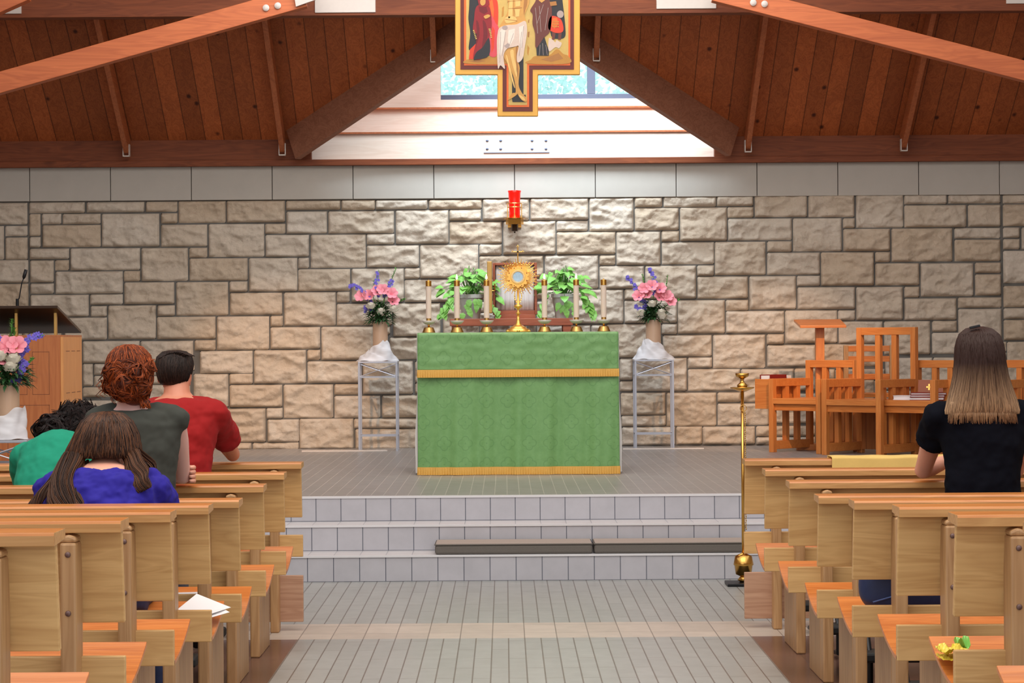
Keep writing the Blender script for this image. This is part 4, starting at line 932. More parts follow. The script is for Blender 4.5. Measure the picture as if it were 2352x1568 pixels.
b = MB(); b.box(-.15, .15, 0, .035, 0, .16); b.build('cover', M['book_brown'], t, bevel=.003)
for x in (-.06, .075):
    b = MB(); b.box(x - .006, x + .006, -.003, .001, .075, .125); b.box(x - .022, x + .022, -.003, .001, .094, .106); b.build('gold_cross', M['gold'], t)
# reading stand behind the chairs
Yr = 20.0; a = at(1882, 745, Yr); t = thing('wooden_reading_stand', 'wooden reading stand with a slanted top on one post by the wall', 'lectern', (a.x, Yr, PZ)); zt2 = at(1882, 752, Yr).z - PZ
b = MB(); M4 = Matrix.Translation((0, 0, zt2)) @ Matrix.Rotation(R(14), 4, 'X')
zl = at(1880, 753, Yr - .15).z - PZ; zh = at(1880, 733.5, Yr + .17).z - PZ; xl0 = at(1838, 750, Yr - .15).x - a.x; xl1 = at(1944, 750, Yr - .15).x - a.x; xh0 = at(1823, 733, Yr + .17).x - a.x; xh1 = at(1930, 733, Yr + .17).x - a.x
P = [(xl0, -.15, zl), (xl1, -.15, zl), (xh1, .17, zh - .02), (xh0, .17, zh - .02)]
b.add(P + [(x, y, z + .022) for x, y, z in P], [(0, 1, 2, 3), (7, 6, 5, 4), (0, 4, 5, 1), (1, 5, 6, 2), (2, 6, 7, 3), (3, 7, 4, 0)]); b.build('slanted_top', M['oaktop'], t, bevel=.003)
b = MB(); b.box(-.033, .04, -.02, .05, .04, zt2 + .01); b.build('post', M['chair'], t, bevel=.003)
b = MB(); b.box(-.2, .2, -.03, .06, 0, .05); b.box(-.035, .035, -.2, .2, 0, .05); b.build('foot', M['chairx'], t, bevel=.003)
# ladder-back chair by the wall
Yl = 20.15; a = at(1952, 793, Yl); c = at(2070, 793, Yl); wl = c.x - a.x; zl = a.z - PZ
t = thing('ladder_back_chair', 'pale wooden chair with horizontal back slats, by the wall behind the tall chair', 'chair', (a.x, Yl, PZ))
for x in (0, wl - .04):
    b = MB(); b.box(x, x + .04, .36, .40, 0, zl); b.build('leg', M['oakz'], t, bevel=.003); b = MB(); b.box(x, x + .04, 0, .04, 0, .44); b.build('leg', M['oakz'], t, bevel=.003)
for z in (zl - .055, zl - .145, zl - .30):
    b = MB(); b.box(.04, wl - .04, .365, .39, z, z + .05); b.build('back_slat', M['oaktop'], t, bevel=.003)
b = MB(); b.box(0, wl, 0, .36, .44, .475); b.build('seat', M['oaktop'], t, bevel=.003)

# hanging painted cross (generic painting, colours of the photographed one)
HY = 16.9
PC = {'gold_frame': (226, 170, 76), 'maroon': (112, 42, 34), 'orange': (240, 112, 44), 'goldbg': (214, 182, 104), 'dark': (42, 42, 48), 'red': (150, 28, 38), 'pinkr': (222, 80, 92), 'skin': (214, 160, 84), 'cloth': (222, 200, 186), 'brown': (110, 56, 48), 'vermil': (226, 66, 36), 'hill': (196, 140, 60), 'grey': (178, 160, 156), 'shade': (176, 120, 62), 'light': (236, 196, 120), 'robe2': (116, 18, 30), 'cloth2': (240, 226, 214)}
PM = {k: plain('paint_' + k, v, .45, 0, .10, 40) for k, v in PC.items()}
PM['gold_frame'] = plain('gilt_frame', (232, 176, 84), .38, .35, .06)
def cp(x, y): p = at(1020 + x / 5.406, y / 5.406, HY); return (p.x, p.z)
cx0 = at(1188, 100, HY); t = thing('hanging_painted_cross', 'large painted wooden cross in a gilt frame hanging above the altar', 'cross', (cx0.x, HY, cx0.z))
def pp(pts): return [(cp(x, y)[0] - cx0.x, cp(x, y)[1] - cx0.z) for x, y in pts]
def crosspoly(x0, x1, y1, s0, s1, y2, yt=-420): return [(x0, yt), (x1, yt), (x1, y1), (s1, y1), (s1, y2), (s0, y2), (s0, y1), (x0, y1)]
b = MB(); b.prism(pp(crosspoly(137, 1688, 930, 662, 1168, 1446)), -.004, .035); b.build('gilt_frame', PM['gold_frame'], t, bevel=.006)
b = MB(); b.prism(pp(crosspoly(203, 1612, 864, 727, 1100, 1384)), -.010, 0); fr_in = b.build('panel', PM['maroon'], t)
b = MB(); lay = [0]
def smooth_poly(P):
    n = len(P)
    if n < 6 or n == 8 and abs(P[0][1] + 420) < 1: return P
    out = []
    for i in range(n):
        a, b_, c, d = (Vector((*P[(i + q) % n], 0)) for q in (-1, 0, 1, 2))
        for k in range(4):
            t_ = k / 4; v = .5 * ((2 * b_) + (c - a) * t_ + (2 * a - 5 * b_ + 4 * c - d) * t_ * t_ + (3 * b_ - a - 3 * c + d) * t_ ** 3); out.append((v.x, v.y))
    return out
def L_(poly, mi, dy): b.prism(pp(smooth_poly(poly)), -.010 - dy, -.008, mi)
names = ['orange', 'goldbg', 'dark', 'red', 'pinkr', 'skin', 'cloth', 'brown', 'vermil', 'hill', 'grey', 'shade', 'light', 'robe2', 'cloth2']
I = {k: i for i, k in enumerate(names)}
L_(crosspoly(248, 1566, 815, 776, 1056, 1330), I['orange'], .002)
L_(crosspoly(275, 1543, 792, 800, 1030, 1306), I['goldbg'], .004)
L_([(278, 792), (278, 745), (400, 735), (550, 710), (665, 700), (800, 690), (800, 792)], I['hill'], .005)
L_([(1030, 792), (1080, 740), (1130, 700), (1300, 690), (1400, 612), (1480, 672), (1543, 700), (1543, 792)], I['hill'], .005)
L_([(330, -60), (310, 120), (303, 250), (325, 420), (308, 620), (400, 560), (430, 250), (440, -60)], I['dark'], .006)
L_([(530, -40), (640, -20), (672, 100), (662, 340), (600, 260), (560, 120)], I['vermil'], .006)
L_([(575, 195), (640, 290), (680, 370), (660, 682), (556, 682), (556, 480)], I['pinkr'], .007)
L_([(308, 738), (320, 620), (400, 540), (440, 600), (372, 738)], I['vermil'], .007)
L_([(420, 70), (385, 130), (372, 250), (358, 340), (365, 400), (405, 430), (400, 520), (368, 660), (372, 740), (470, 735), (552, 640), (560, 480), (592, 330), (570, 110), (500, 60)], I['red'], .009)
L_([(368, 742), (400, 655), (480, 590), (558, 475), (558, 692), (400, 742)], I['dark'], .011)
L_([(425, 40), (420, -40), (500, -60), (560, 20), (545, 80), (450, 90)], I['red'], .010)
L_([(448, 20), (470, -10), (510, -5), (512, 50), (480, 75), (455, 60)], I['skin'], .012)
L_([(495, 205), (540, 185), (570, 195), (565, 215), (520, 238), (500, 225)], I['skin'], .012)
L_([(1320, -60), (1445, -60), (1480, 100), (1505, 350), (1500, 460), (1430, 485), (1330, 450), (1310, 200)], I['dark'], .006)
L_([(1130, 30), (1070, 130), (1100, 185), (1098, 300), (1130, 420), (1140, 600), (1240, 470), (1310, 400), (1335, 250), (1330, 60), (1260, -40), (1160, -40)], I['brown'], .009)
L_([(1145, 600), (1245, 462), (1302, 640), (1298, 695), (1150, 692)], I['dark'], .008)
L_([(1180, -50), (1240, -50), (1250, 10), (1210, 40), (1175, 10)], I['skin'], .011)
L_([(1325, 208), (1440, 235), (1480, 335), (1468, 400), (1385, 412), (1293, 355)], I['vermil'], .009)
L_([(1340, 400), (1385, 410), (1370, 495), (1340, 495)], I['brown'], .008); L_([(1420, 405), (1462, 400), (1450, 495), (1415, 495)], I['brown'], .008)
L_([(1442 + 42 * math.cos(a * .5236), 182 + 46 * math.sin(a * .5236)) for a in range(12)], I['grey'], .011)
L_([(1300, 480), (1350, 500), (1380, 530), (1395, 500), (1430, 520), (1460, 540), (1430, 600), (1380, 590), (1300, 640)], I['cloth'], .007)
L_([(1310, 30), (1390, 20), (1400, 70), (1320, 80)], I['shade'], .010)
L_([(845, 760), (985, 700), (985, 1170), (845, 1170)], I['dark'], .007)
L_([(835, 1175), (1015, 1180), (1005, 1268), (850, 1268)], I['dark'], .008)
L_([(790, -420), (1075, -420), (1070, -100), (1050, 60), (1000, 190), (1008, 280), (860, 330), (695, 350), (700, 310), (745, 240), (800, 110), (785, -60)], I['skin'], .010)
L_([(740, 690), (800, 600), (830, 640), (845, 800), (905, 1060), (915, 1150), (900, 1180), (860, 1210), (800, 1245), (798, 1225), (850, 1160), (890, 1140), (862, 960), (790, 800)], I['skin'], .011)
L_([(800, 640), (918, 585), (912, 740), (938, 850), (925, 1050), (962, 1150), (1022, 1225), (1015, 1268), (960, 1240), (915, 1170), (908, 1090), (850, 900), (800, 760)], I['skin'], .013)
L_([(690, 350), (780, 318), (900, 308), (1008, 268), (1030, 400), (1000, 600), (975, 730), (915, 782), (903, 700), (925, 578), (880, 585), (790, 605), (745, 670), (740, 745), (755, 860), (700, 815), (668, 848), (655, 550), (665, 420)], I['cloth'], .015)
for (x0, y0, x1, y1) in ((860, -60, 862, 240), (800, 110, 960, 95), (790, 20, 960, 5), (870, 120, 880, 200), (760, 240, 900, 260)):
    L_([(x0, y0), (x1 + 5, y1), (x1 + 7, y1 + 7), (x0 - 2, y0 + 7)], I['shade'], .0115)
for (x0, y0, x1, y1) in ((700, 400, 690, 780), (760, 400, 720, 700), (860, 420, 800, 590), (960, 400, 930, 700), (985, 330, 960, 600)):
    L_([(x0, y0), (x0 + 6, y0), (x1 + 6, y1), (x1, y1)], I['grey'], .016)
L_([(755 + 35 * math.cos(a * .6283), 350 + 28 * math.sin(a * .6283)) for a in range(10)], I['grey'], .016)
for (x0, y0, x1, y1) in ((1130, 100, 1160, 420), (1180, 80, 1200, 400), (1230, 60, 1150, 300), (1290, 100, 1250, 380)):
    L_([(x0, y0), (x0 + 5, y0), (x1 + 5, y1), (x1, y1)], I['grey'], .0105)
for (x0, y0, x1, y1) in ((1190, 560, 1180, 690), (1220, 540, 1230, 690), (1260, 560, 1280, 690)):
    L_([(x0, y0), (x0 + 4, y0), (x1 + 4, y1), (x1, y1)], I['grey'], .010)
for i in range(6):
    L_([(358 + i * 6, 380 + i * 20), (376 + i * 6, 376 + i * 20), (378 + i * 6, 388 + i * 20), (360 + i * 6, 392 + i * 20)], I['goldbg'], .011); L_([(552 + i * 5, 360 + i * 20), (580 + i * 3, 362 + i * 20), (580 + i * 3, 374 + i * 20), (553 + i * 5, 372 + i * 20)], I['goldbg'], .011)
for i in range(4):
    for j in range(3): L_([(1345 + i * 22, 265 + j * 30), (1358 + i * 22, 267 + j * 30), (1356 + i * 22, 285 + j * 30), (1343 + i * 22, 283 + j * 30)], I['hill'], .011)
# painted modelling of the figures
for poly, k_, d_ in (
  ([(820, -60), (850, -40), (850, 90), (830, 200), (800, 230), (800, 120), (812, 20)], 'light', .0112), ([(880, -60), (950, -60), (945, 80), (885, 90)], 'light', .0112), ([(880, 120), (940, 118), (930, 210), (885, 215)], 'light', .0112),
  ([(755, 230), (820, 205), (880, 215), (900, 260), (840, 285), (770, 290)], 'light', .0112), ([(815, 120), (850, 118), (850, 200), (810, 215)], 'light', .0114),
  ([(1000, -60), (1040, -60), (1030, 60), (990, 190), (985, 100)], 'shade', .0112), ([(820, 640), (860, 625), (870, 720), (905, 860), (900, 960), (865, 860), (835, 740)], 'light', .0135),
  ([(770, 700), (790, 720), (850, 960), (880, 1090), (860, 1060), (800, 850)], 'light', .0116), ([(890, 600), (915, 590), (905, 720), (925, 860), (915, 960), (895, 800)], 'shade', .0135),
  ([(930, 1180), (990, 1210), (1010, 1250), (970, 1245), (935, 1200)], 'light', .0135), ([(480, 260), (520, 300), (540, 450), (500, 560), (470, 600), (490, 420)], 'robe2', .0095), ([(400, 260), (430, 300), (440, 440), (400, 560), (390, 600), (405, 420)], 'robe2', .0095),
  ([(430, 90), (520, 80), (545, 150), (500, 180), (440, 150)], 'robe2', .0094), ([(700, 380), (760, 370), (735, 560), (700, 700), (685, 640), (690, 480)], 'cloth2', .0155), ([(800, 380), (880, 360), (870, 480), (820, 570), (790, 520)], 'cloth2', .0155),
  ([(930, 340), (990, 320), (985, 470), (955, 620), (935, 520)], 'cloth2', .0155), ([(745, 575), (790, 540), (820, 560), (800, 600), (770, 600)], 'grey', .0158), ([(560, 20), (600, 0), (620, 120), (610, 240), (580, 140)], 'orange', .0065),
  ([(600, 330), (630, 380), (620, 600), (590, 660), (585, 480)], 'vermil', .0075), ([(300, 760), (400, 745), (520, 760), (420, 780)], 'shade', .0055), ([(1200, 740), (1300, 710), (1420, 660), (1480, 730), (1330, 770)], 'shade', .0055),
  ([(1345, 230), (1400, 225), (1420, 300), (1370, 360), (1330, 320)], 'orange', .0095), ([(1045, 250), (1060, 240), (1055, 290), (1040, 280)], 'shade', .0045), ([(1040, 400), (1062, 395), (1055, 470), (1038, 460)], 'shade', .0045), ([(1035, 560), (1060, 600), (1045, 700), (1030, 660)], 'hill', .0045), ([(720, 100), (745, 80), (740, 200), (715, 220)], 'hill', .0045)):
    L_(poly, I[k_], d_)
b.build('painting', [PM[k] for k in names], t)
for x in (-.35, .35):
    b = MB(); b.tube([(x, .02, .75), (x, .02, 3.6)], .003, 6); b.build('hanging_wire', M['black'], t)

# things lying on the pews
yy_ = pewY(1); a = at(1910, 1060, yy_ - .03); c = at(2150, 1060, yy_ - .03)
b = MB(); n = 30
def yc_(u, v):
    x = a.x + u * (c.x + .35 - a.x); w_ = .003 * math.sin(u * 30)
    if v < .3: return (x, .12 - v / .3 * .0 - .0, .835 - .05 * (1 - v / .3))
    if v < .6: q = (v - .3) / .3; return (x, .12 - q * .16, .829 + w_ * .4)
    q = (v - .6) / .4; return (x, -.045 + w_, .826 - q * .062 + .002 * math.sin(u * 17))
b.grid(lambda u, v: yc_(u, v), 60, 20); tag(b.build('yellow_cloth', M['yellow_cloth'], None, smooth=True, solid=.003, loc=(0, yy_, 0), fix=False), 'pale yellow cloth draped over the ledge of the right front screen', 'cloth')
# open leaflet on the left fifth pew seat
y5 = pewY(5); z5 = floor_z(y5); t = thing('folded_leaflet', 'white folded paper lying on a seat end of the left pews', 'leaflet', (at(455, 1405, y5 + .28).x, y5 + .25, z5 + .452)); t.rotation_euler = (R(10), 0, R(8))
b = MB(); b.add([(-.10, -.12, 0), (.0, .05, .032), (.115, -.03, .004), (0.01, -.14, .004)], [(0, 1, 2, 3)]); b.build('sheet', M['paper'], t, solid=.001, fix=False)
b = MB(); b.add([(-.09, -.125, -.002), (.0, .05, .030), (.11, -.06, -.004), (0.0, -.16, -.004)], [(0, 1, 2, 3)]); b.build('back_sheet', M['paper'], t, solid=.001, fix=False)
y4 = pewY(4); t = thing('booklet', 'dark blue and white booklet on the seat seen under a left backrest', 'booklet', (at(416, 1366, y4 + .2).x, y4 + .2, .425), R(12))
b = MB(); b.box(-.08, .08, -.06, .06, 0, .012); b.build('cover', M['navy'], t); b = MB(); b.box(-.02, .07, -.062, .0, .012, .03); b.build('pages', M['paper'], t)
# navy bag on the right fifth seat
y5 = pewY(5); a = at(2075, 1362, y5 + .2); t = thing('navy_bag', 'dark navy soft bag on the seat below the woman in black', 'bag', (a.x + .035, y5 + .21, floor_z(y5) + .425))
b = MB(); Mx = None
def bagf(u, v):
    th_ = u * 2 * math.pi; ph = v * math.pi; sx = .185 * (abs(math.sin(ph)) ** .5) * (math.copysign(abs(math.cos(th_)) ** .7, math.cos(th_))); sy = .085 * (abs(math.sin(ph)) ** .5) * (math.copysign(abs(math.sin(th_)) ** .7, math.sin(th_)))
    z = .085 - .085 * math.copysign(abs(math.cos(ph)) ** .6, math.cos(ph)); return (sx, sy, z + .006 * math.sin(th_ * 3 + ph * 4))
b.grid(bagf, 40, 20); b.build('bag_body', M['navy'], t, smooth=True)
b = MB(); b.tube([(-.02, 0, .155), (.0, .02, .21), (.05, .03, .235), (.10, .02, .21), (.12, 0, .155)], .010, 8); b.build('strap', M['navy'], t, smooth=True)
b = MB(); b.tube([(-.15, -.080, .04), (-.05, -.092, .07), (.06, -.092, .085), (.15, -.080, .08)], .003, 6); b.build('seam', plain('seam_blue', (70, 90, 140), .6), t)
# yellow packet on the right seventh seat
y7 = pewY(7); a = at(2186, 1510, y7 + .22); t = thing('yellow_packet', 'crumpled yellow and green packet on the nearest visible right seat', 'packet', (a.x, y7 + .20, floor_z(y7) + .425))
b = MB(); b.grid(lambda u, v: ((u - .5) * .075, (v - .5) * .12, .02 + .02 * math.sin(u * 7) * math.cos(v * 6) * (1 - abs(2 * u - 1)) + .012 * noise.noise(Vector((u * 9, v * 9, 1)))), 14, 14); b.grid(lambda u, v: ((u - .5) * .075, (v - .5) * .12, .0 + .006 * noise.noise(Vector((u * 9, v * 9, 5)))), 14, 14)
b.build('wrapper', M['yellow'], t, solid=.001, fix=False); b = MB(); b.grid(lambda u, v: ((u - .5) * .035 + .03, (v - .5) * .05 + .03, .035 + .015 * math.sin(u * 6 + v * 3)), 8, 8); b.build('green_corner', M['leaf_bright'], t, solid=.001, fix=False)
# ---------------------------------------------------------------- people
def rings(b, L_, n=26, mi=0, closed=True):
    """L_: (cx, cy, cz, rx, ry, pitch) ; pitch tilts the ring forward about X"""
    vs = []
    for cx, cy, cz, rx, ry, pt in L_:
        for j in range(n):
            a = 2 * math.pi * j / n; x = math.cos(a) * rx; y = math.sin(a) * ry
            vs.append((cx + x, cy + y * math.cos(pt), cz - y * math.sin(pt)))
    k = len(L_); fs = [(i * n + j, i * n + (j + 1) % n, (i + 1) * n + (j + 1) % n, (i + 1) * n + j) for i in range(k - 1) for j in range(n)]
    if closed: fs += [tuple(reversed(range(n))), tuple(range((k - 1) * n, k * n))]
    b.add(vs, fs, mi)
def remesh(o, vox, smooth=4, wr=0, sc=.1):
    m = o.modifiers.new('remesh', 'REMESH'); m.mode = 'VOXEL'; m.voxel_size = vox; m.use_smooth_shade = True
    s = o.modifiers.new('smooth', 'SMOOTH'); s.iterations = smooth; s.factor = .5
    if wr:
        tx = bpy.data.textures.new('wrinkle', 'CLOUDS'); tx.noise_scale = sc; tx.noise_depth = 2
        d = o.modifiers.new('wrinkles', 'DISPLACE'); d.texture = tx; d.strength = wr; d.mid_level = .5
def hand(b, w, d, up, curl=.5, side=1, k=1.0):
    """palm and five separate fingers; d points along the hand, up out of its back"""
    w = Vector(w); d = Vector(d).normalized(); up = Vector(up); s_ = d.cross(up).normalized(); up = s_.cross(d).normalized()
    for i in range(4): b.tube([w + s_ * (i - 1.5) * .010 * k, w + d * .045 * k + s_ * (i - 1.5) * .019 * k, w + d * .085 * k + s_ * (i - 1.5) * .021 * k], [.015 * k, .0145 * k, .011 * k], 10)
    for i, ln in enumerate((.062, .074, .078, .068)):
        p = w + d * .080 * k + s_ * (i - 1.5) * .0215 * k; dd = d.copy(); P = [p]; ax = s_
        for q in range(3):
            dd = (Matrix.Rotation(-curl * (.5 + .3 * q) , 3, ax) @ dd).normalized(); p = p + dd * ln * k * (.42, .32, .26)[q]; P.append(p)
        b.tube(P, [.0088 * k, .0085 * k, .0078 * k, .0062 * k], 10); b.ball(P[-1], .0062 * k, 8, 5)
    p = w + d * .022 * k + s_ * side * .028 * k; q = p + (d * .6 + s_ * side * .6 - up * .3).normalized() * .034 * k; r_ = q + (d * .95 + s_ * side * .1 - up * .4).normalized() * .032 * k
    b.tube([w + s_ * side * .012 * k, p, q, r_], [.015 * k, .0125 * k, .0095 * k, .0075 * k], 10)
def head_(b, c, yaw=0, pitch=0, roll=0, k=1.0):
    Mh = Matrix.Translation(c) @ Matrix.Rotation(yaw, 4, 'Z') @ Matrix.Rotation(-pitch, 4, 'X') @ Matrix.Rotation(roll, 4, 'Y') @ Matrix.Scale(k, 4)
    def B(p, r): 
        M3 = Mh.to_3x3(); b.ball(Mh @ Vector(p), r, 20, 14, M=M3.to_4x4())
    B((0, -.008, .020), (.074, .090, .088)); B((0, .030, -.030), (.060, .058, .074)); B((0, .052, -.075), (.032, .028, .022))
    B((0, .094, -.018), (.011, .018, .017)); B((0, .086, .006), (.008, .012, .022)); B((0, .084, -.050), (.023, .010, .006)); B((0, .081, -.060), (.019, .010, .006))
    B((0, .076, .030), (.045, .012, .010))
    for s_ in (-1, 1): B((s_ * .075, -.004, -.012), (.008, .018, .030)); B((s_ * .076, -.012, .004), (.011, .012, .014)); B((s_ * .040, .058, -.030), (.018, .016, .016))
    return Mh
def eyes(t, Mh):
    for s_ in (-1, 1): b = MB(); b.ball(Mh @ Vector((s_ * .028, .080, .010)), .0095, 12, 8); b.build('eye', M['eye'], t, smooth=True)
def person(name_lab, X, Y, floor, spec):
    t = thing('person', name_lab, 'person', (X, Y, floor)); S = spec; J = S['J']; k = S.get('k', 1)
    b = MB()
    T = S['torso']   # rings incl. hips to neck base
    rings(b, T)
    hd = Vector(S['head']); nb_ = Vector((T[-1][0], T[-1][1], T[-1][2]))
    b.tube([nb_ - Vector((0, .01, .04)), nb_.lerp(hd, .35), hd + Vector((0, -.005, -.03))], [.058 * S.get('nk', 1), .050 * S.get('nk', 1), .052 * S.get('nk', 1)], 18)
    Mh = head_(b, hd, *S['hrot'], k=S.get('hk', 1.0))
    for sd in ('L', 'R'):
        sh, el, wr = (Vector(J[q + sd]) for q in ('s', 'e', 'w')); ar = S.get('ar', 1)
        b.ball(sh - Vector((0, 0, .014)), (.046 * ar, .044 * ar, .044 * ar), 14, 10)
        b.tube([sh - Vector((0, 0, .012)), sh.lerp(el, .4), sh.lerp(el, .85), el], [.044 * ar, .045 * ar, .036 * ar, .035 * ar], 16); b.ball(el, .036 * ar, 12, 8)
        b.tube([el, el.lerp(wr, .3), wr], [.035 * ar, .037 * ar, .024 * ar], 14)
        hd_ = Vector(J['h' + sd]); hand(b, wr, hd_, J.get('u' + sd, (0, 0, 1)), J.get('c' + sd, .5), -1 if sd == 'R' else 1, S.get('hs', .95))
        hp, kn, an, to = (Vector(J[q + sd]) for q in ('p', 'k', 'a', 't'))
        b.tube([hp, hp.lerp(kn, .5), kn], [.085, .072, .054], 18); b.ball(kn, .054, 12, 8); b.tube([kn, kn.lerp(an, .35), an], [.052, .054, .036], 16)
        b.tube([an, an.lerp(to, .4), to], [.036, .034, .025], 12)
    o = b.build('body', S['skin'], t, smooth=True); remesh(o, .0055, 5); eyes(t, Mh)
    # trousers
    b = MB(); hz = T[0]
    rings(b, [(r_[0], r_[1], r_[2], r_[3] + .012, r_[4] + .012, r_[5]) for r_ in T[:3]])
    for sd in ('L', 'R'):
        hp, kn, an = (Vector(J[q + sd]) for q in ('p', 'k', 'a')); b.tube([hp, hp.lerp(kn, .5), kn], [.100, .086, .068], 18); b.ball(kn, .068, 12, 8); b.tube([kn, kn.lerp(an, .35), kn.lerp(an, .93)], [.066, .066, .052], 16)
    o = b.build('trousers', S['pants'], t, smooth=True); remesh(o, .010, 4, .012, .09)
    for sd in ('L', 'R'):
        an, to = (Vector(J[q + sd]) for q in ('a', 't')); b = MB(); b.tube([an, an.lerp(to, .4), to + (to - an).normalized() * .02], [.044, .042, .032], 12); o = b.build('shoe', M['dark'], t, smooth=True); remesh(o, .008, 3)
    # shirt
    b = MB(); g = S.get('grow', .016)
    rings(b, [(r_[0], r_[1], r_[2], r_[3] + g, r_[4] + g, r_[5]) for r_ in S.get('shirt', T[1:-1])], 32)
    for sd in ('L', 'R'):
        sh, el = Vector(J['s' + sd]), Vector(J['e' + sd]); f = S['sleeve']; r0 = S.get('sr', .060)
        b.ball(sh - Vector((0, 0, .006)), (r0 - .004, r0 - .006, r0 - .008), 16, 10)
        tn = Vector(S.get('shirt', T[1:-1])[-1][:3]); q = -1 if sd == 'L' else 1
        b.tube([tn + Vector((q * .03, 0, -.022)), tn.lerp(sh, .55) + Vector((0, 0, .004)), sh + Vector((0, 0, .002))], [.040, .046, r0 - .010], 16)
        if f > 0: b.tube([sh, sh.lerp(el, f * .6), sh.lerp(el, f)], [r0, r0 - .001, r0 + S.get('flare', .002)], 18)
    o = b.build('shirt', S['top'], t, smooth=True); remesh(o, .007, 14, S.get('wr', .014), S.get('wsc', .09))
    return t
def strands(b, L_, n, rp, curl=0, cf=20, r=.0035, jit=.006, a0=0, a1=6.283, lo=(.0, .12), hi=(.85, 1.0), nseg=10):
    """locks running down over a stack of rings"""
    m = len(L_) - 1
    for i in range(n):
        a = rp.uniform(a0, a1); s0 = rp.uniform(*lo); s1 = rp.uniform(*hi); P = []; ph = rp.uniform(0, 6.28); q1 = rp.uniform(-.25, .25); ex = rp.uniform(0, jit)
        for k in range(nseg + 1):
            f = (s0 + (s1 - s0) * k / nseg) * m; i0 = min(m - 1, int(f)); u = f - i0
            cx, cy, cz, rx, ry, pt = [L_[i0][q] * (1 - u) + L_[i0 + 1][q] * u for q in range(6)]
            aa = a + q1 * k / nseg; c_ = curl * math.sin(cf * f / m + ph); c2 = curl * math.cos(cf * f / m + ph)
            x = math.cos(aa) * (rx + ex + c2) - math.sin(aa) * c_; y = math.sin(aa) * (ry + ex + c2) + math.cos(aa) * c_
            P.append((cx + x, cy + y * math.cos(pt), cz - y * math.sin(pt)))
        b.tube(P, [r * (1.0 if k < nseg - 1 else .7 - .5 * (k - nseg + 1)) for k in range(nseg + 1)], 4, cap=False)
def curls(b, c, rad, n, rp, amp, r, ln=.05, lat=(0, 1.9), m=5):
    """loose curls scattered over an ellipsoid, each a bundle of thin strands"""
    for i in range(n):
        a = rp.uniform(0, 6.283); th = rp.uniform(*lat); nrm = Vector((math.sin(th) * math.cos(a), math.sin(th) * math.sin(a), math.cos(th)))
        p = Vector(c) + Vector((nrm.x * rad[0], nrm.y * rad[1], nrm.z * rad[2])); tg = nrm.cross(Vector((rp.uniform(-1, 1), rp.uniform(-1, 1), rp.uniform(-1, 1)))).normalized(); bt = nrm.cross(tg); l_ = ln * rp.uniform(.7, 1.6); w_ = rp.uniform(.9, 1.8); h_ = amp * rp.uniform(.6, 1.4)
        for j in range(m):
            P = []; off = bt * (j - m / 2) * r * 1.7 + nrm * rp.uniform(-1, 1) * r; w2_ = w_ * rp.uniform(.93, 1.07); sp_ = rp.uniform(.85, 1.15)
            for k in range(9):
                u = k / 8; P.append(p + off * (1 - .4 * abs(2 * u - 1)) + tg * (u - .5) * l_ * sp_ + bt * math.sin(u * w2_ * 3.14) * h_ + nrm * (math.sin(u * 3.14) * h_ * .9 - .004))
            b.tube(P, [r * (.35 + .65 * math.sin(3.14 * min(max(k / 8, .12), .88))) for k in range(9)], 4, cap=False)
# joints shared by kneeling figures (local to the person, facing +y)
def kneel(w_=.10, kz=.20, py=0, ky=.06, pz=.62):
    J = {}
    for sd, s_ in (('L', -1), ('R', 1)):
        J['p' + sd] = (s_ * w_, py, pz); J['k' + sd] = (s_ * (w_ + .02), ky, kz); J['a' + sd] = (s_ * (w_ + .02), ky - .38, kz - .08); J['t' + sd] = (s_ * (w_ + .02), ky - .46, kz - .16)
    return J
def sit(w_=.10, pz=.55, py=0, ky=.42, kz=.50, ay=.44):
    J = {}
    for sd, s_ in (('L', -1), ('R', 1)):
        J['p' + sd] = (s_ * w_, py, pz); J['k' + sd] = (s_ * (w_ + .03), ky, kz); J['a' + sd] = (s_ * (w_ + .03), ay, .10); J['t' + sd] = (s_ * (w_ + .04), ay + .15, .045)
    return J

# woman in black kneeling on the right
Xw = at(2250, 1000, 9.3).x; Yw = 9.22
J = kneel(ky=.17)
J.update(sL=(-.165, .03, 1.095), eL=(-.185, .30, .865), wL=(-.05, .42, .90), hL=(.5, .5, .35), uL=(0, .3, .9), cL=.35, sR=(.165, .03, 1.095), eR=(.19, .30, .865), wR=(.06, .42, .90), hR=(-.5, .5, .35), uR=(0, .3, .9), cR=.35)
T = [(0, -.01, .56, .150, .115, 0), (0, 0, .66, .162, .120, 0), (0, .01, .76, .132, .098, 0), (0, .015, .88, .128, .098, 0), (0, .02, .99, .148, .104, 0), (0, .02, 1.07, .160, .098, 0), (0, .02, 1.115, .140, .078, 0), (0, .022, 1.150, .080, .058, 0), (0, .024, 1.175, .052, .05, 0)]
P_ = person('woman in black short-sleeved shirt with long brown-blond hair, kneeling in the right pews', Xw, Yw, 0, dict(J=J, torso=T, head=(-.01, .035, 1.325), hrot=(0, .12, 0), skin=M['skin'], pants=M['navy'], top=plain('black_jersey', (13, 14, 22), .95, 0, .12, 60, spec=.1), sleeve=.46, sr=.066, flare=.006, shirt=T[1:-2] + [(0, .02, 1.135, .092, .062, 0)], wr=.026))
b = MB(); rp = random.Random(21)
HL = [(-.012, .03, 1.442, .012, .012, 0), (-.012, .025, 1.434, .045, .052, 0), (-.012, .02, 1.412, .072, .084, 0), (-.012, .012, 1.372, .087, .103, 0), (-.012, .004, 1.325, .092, .104, 0), (-.012, -.006, 1.27, .096, .094, 0), (-.012, -.018, 1.21, .112, .080, 0), (-.012, -.032, 1.155, .130, .066, 0), (-.014, -.046, 1.115, .140, .050, 0), (-.016, -.052, 1.100, .138, .036, 0)]
rings(b, [(r_[0], r_[1], r_[2], r_[3] * .94, r_[4] * .94, 0) for r_ in HL], 40)
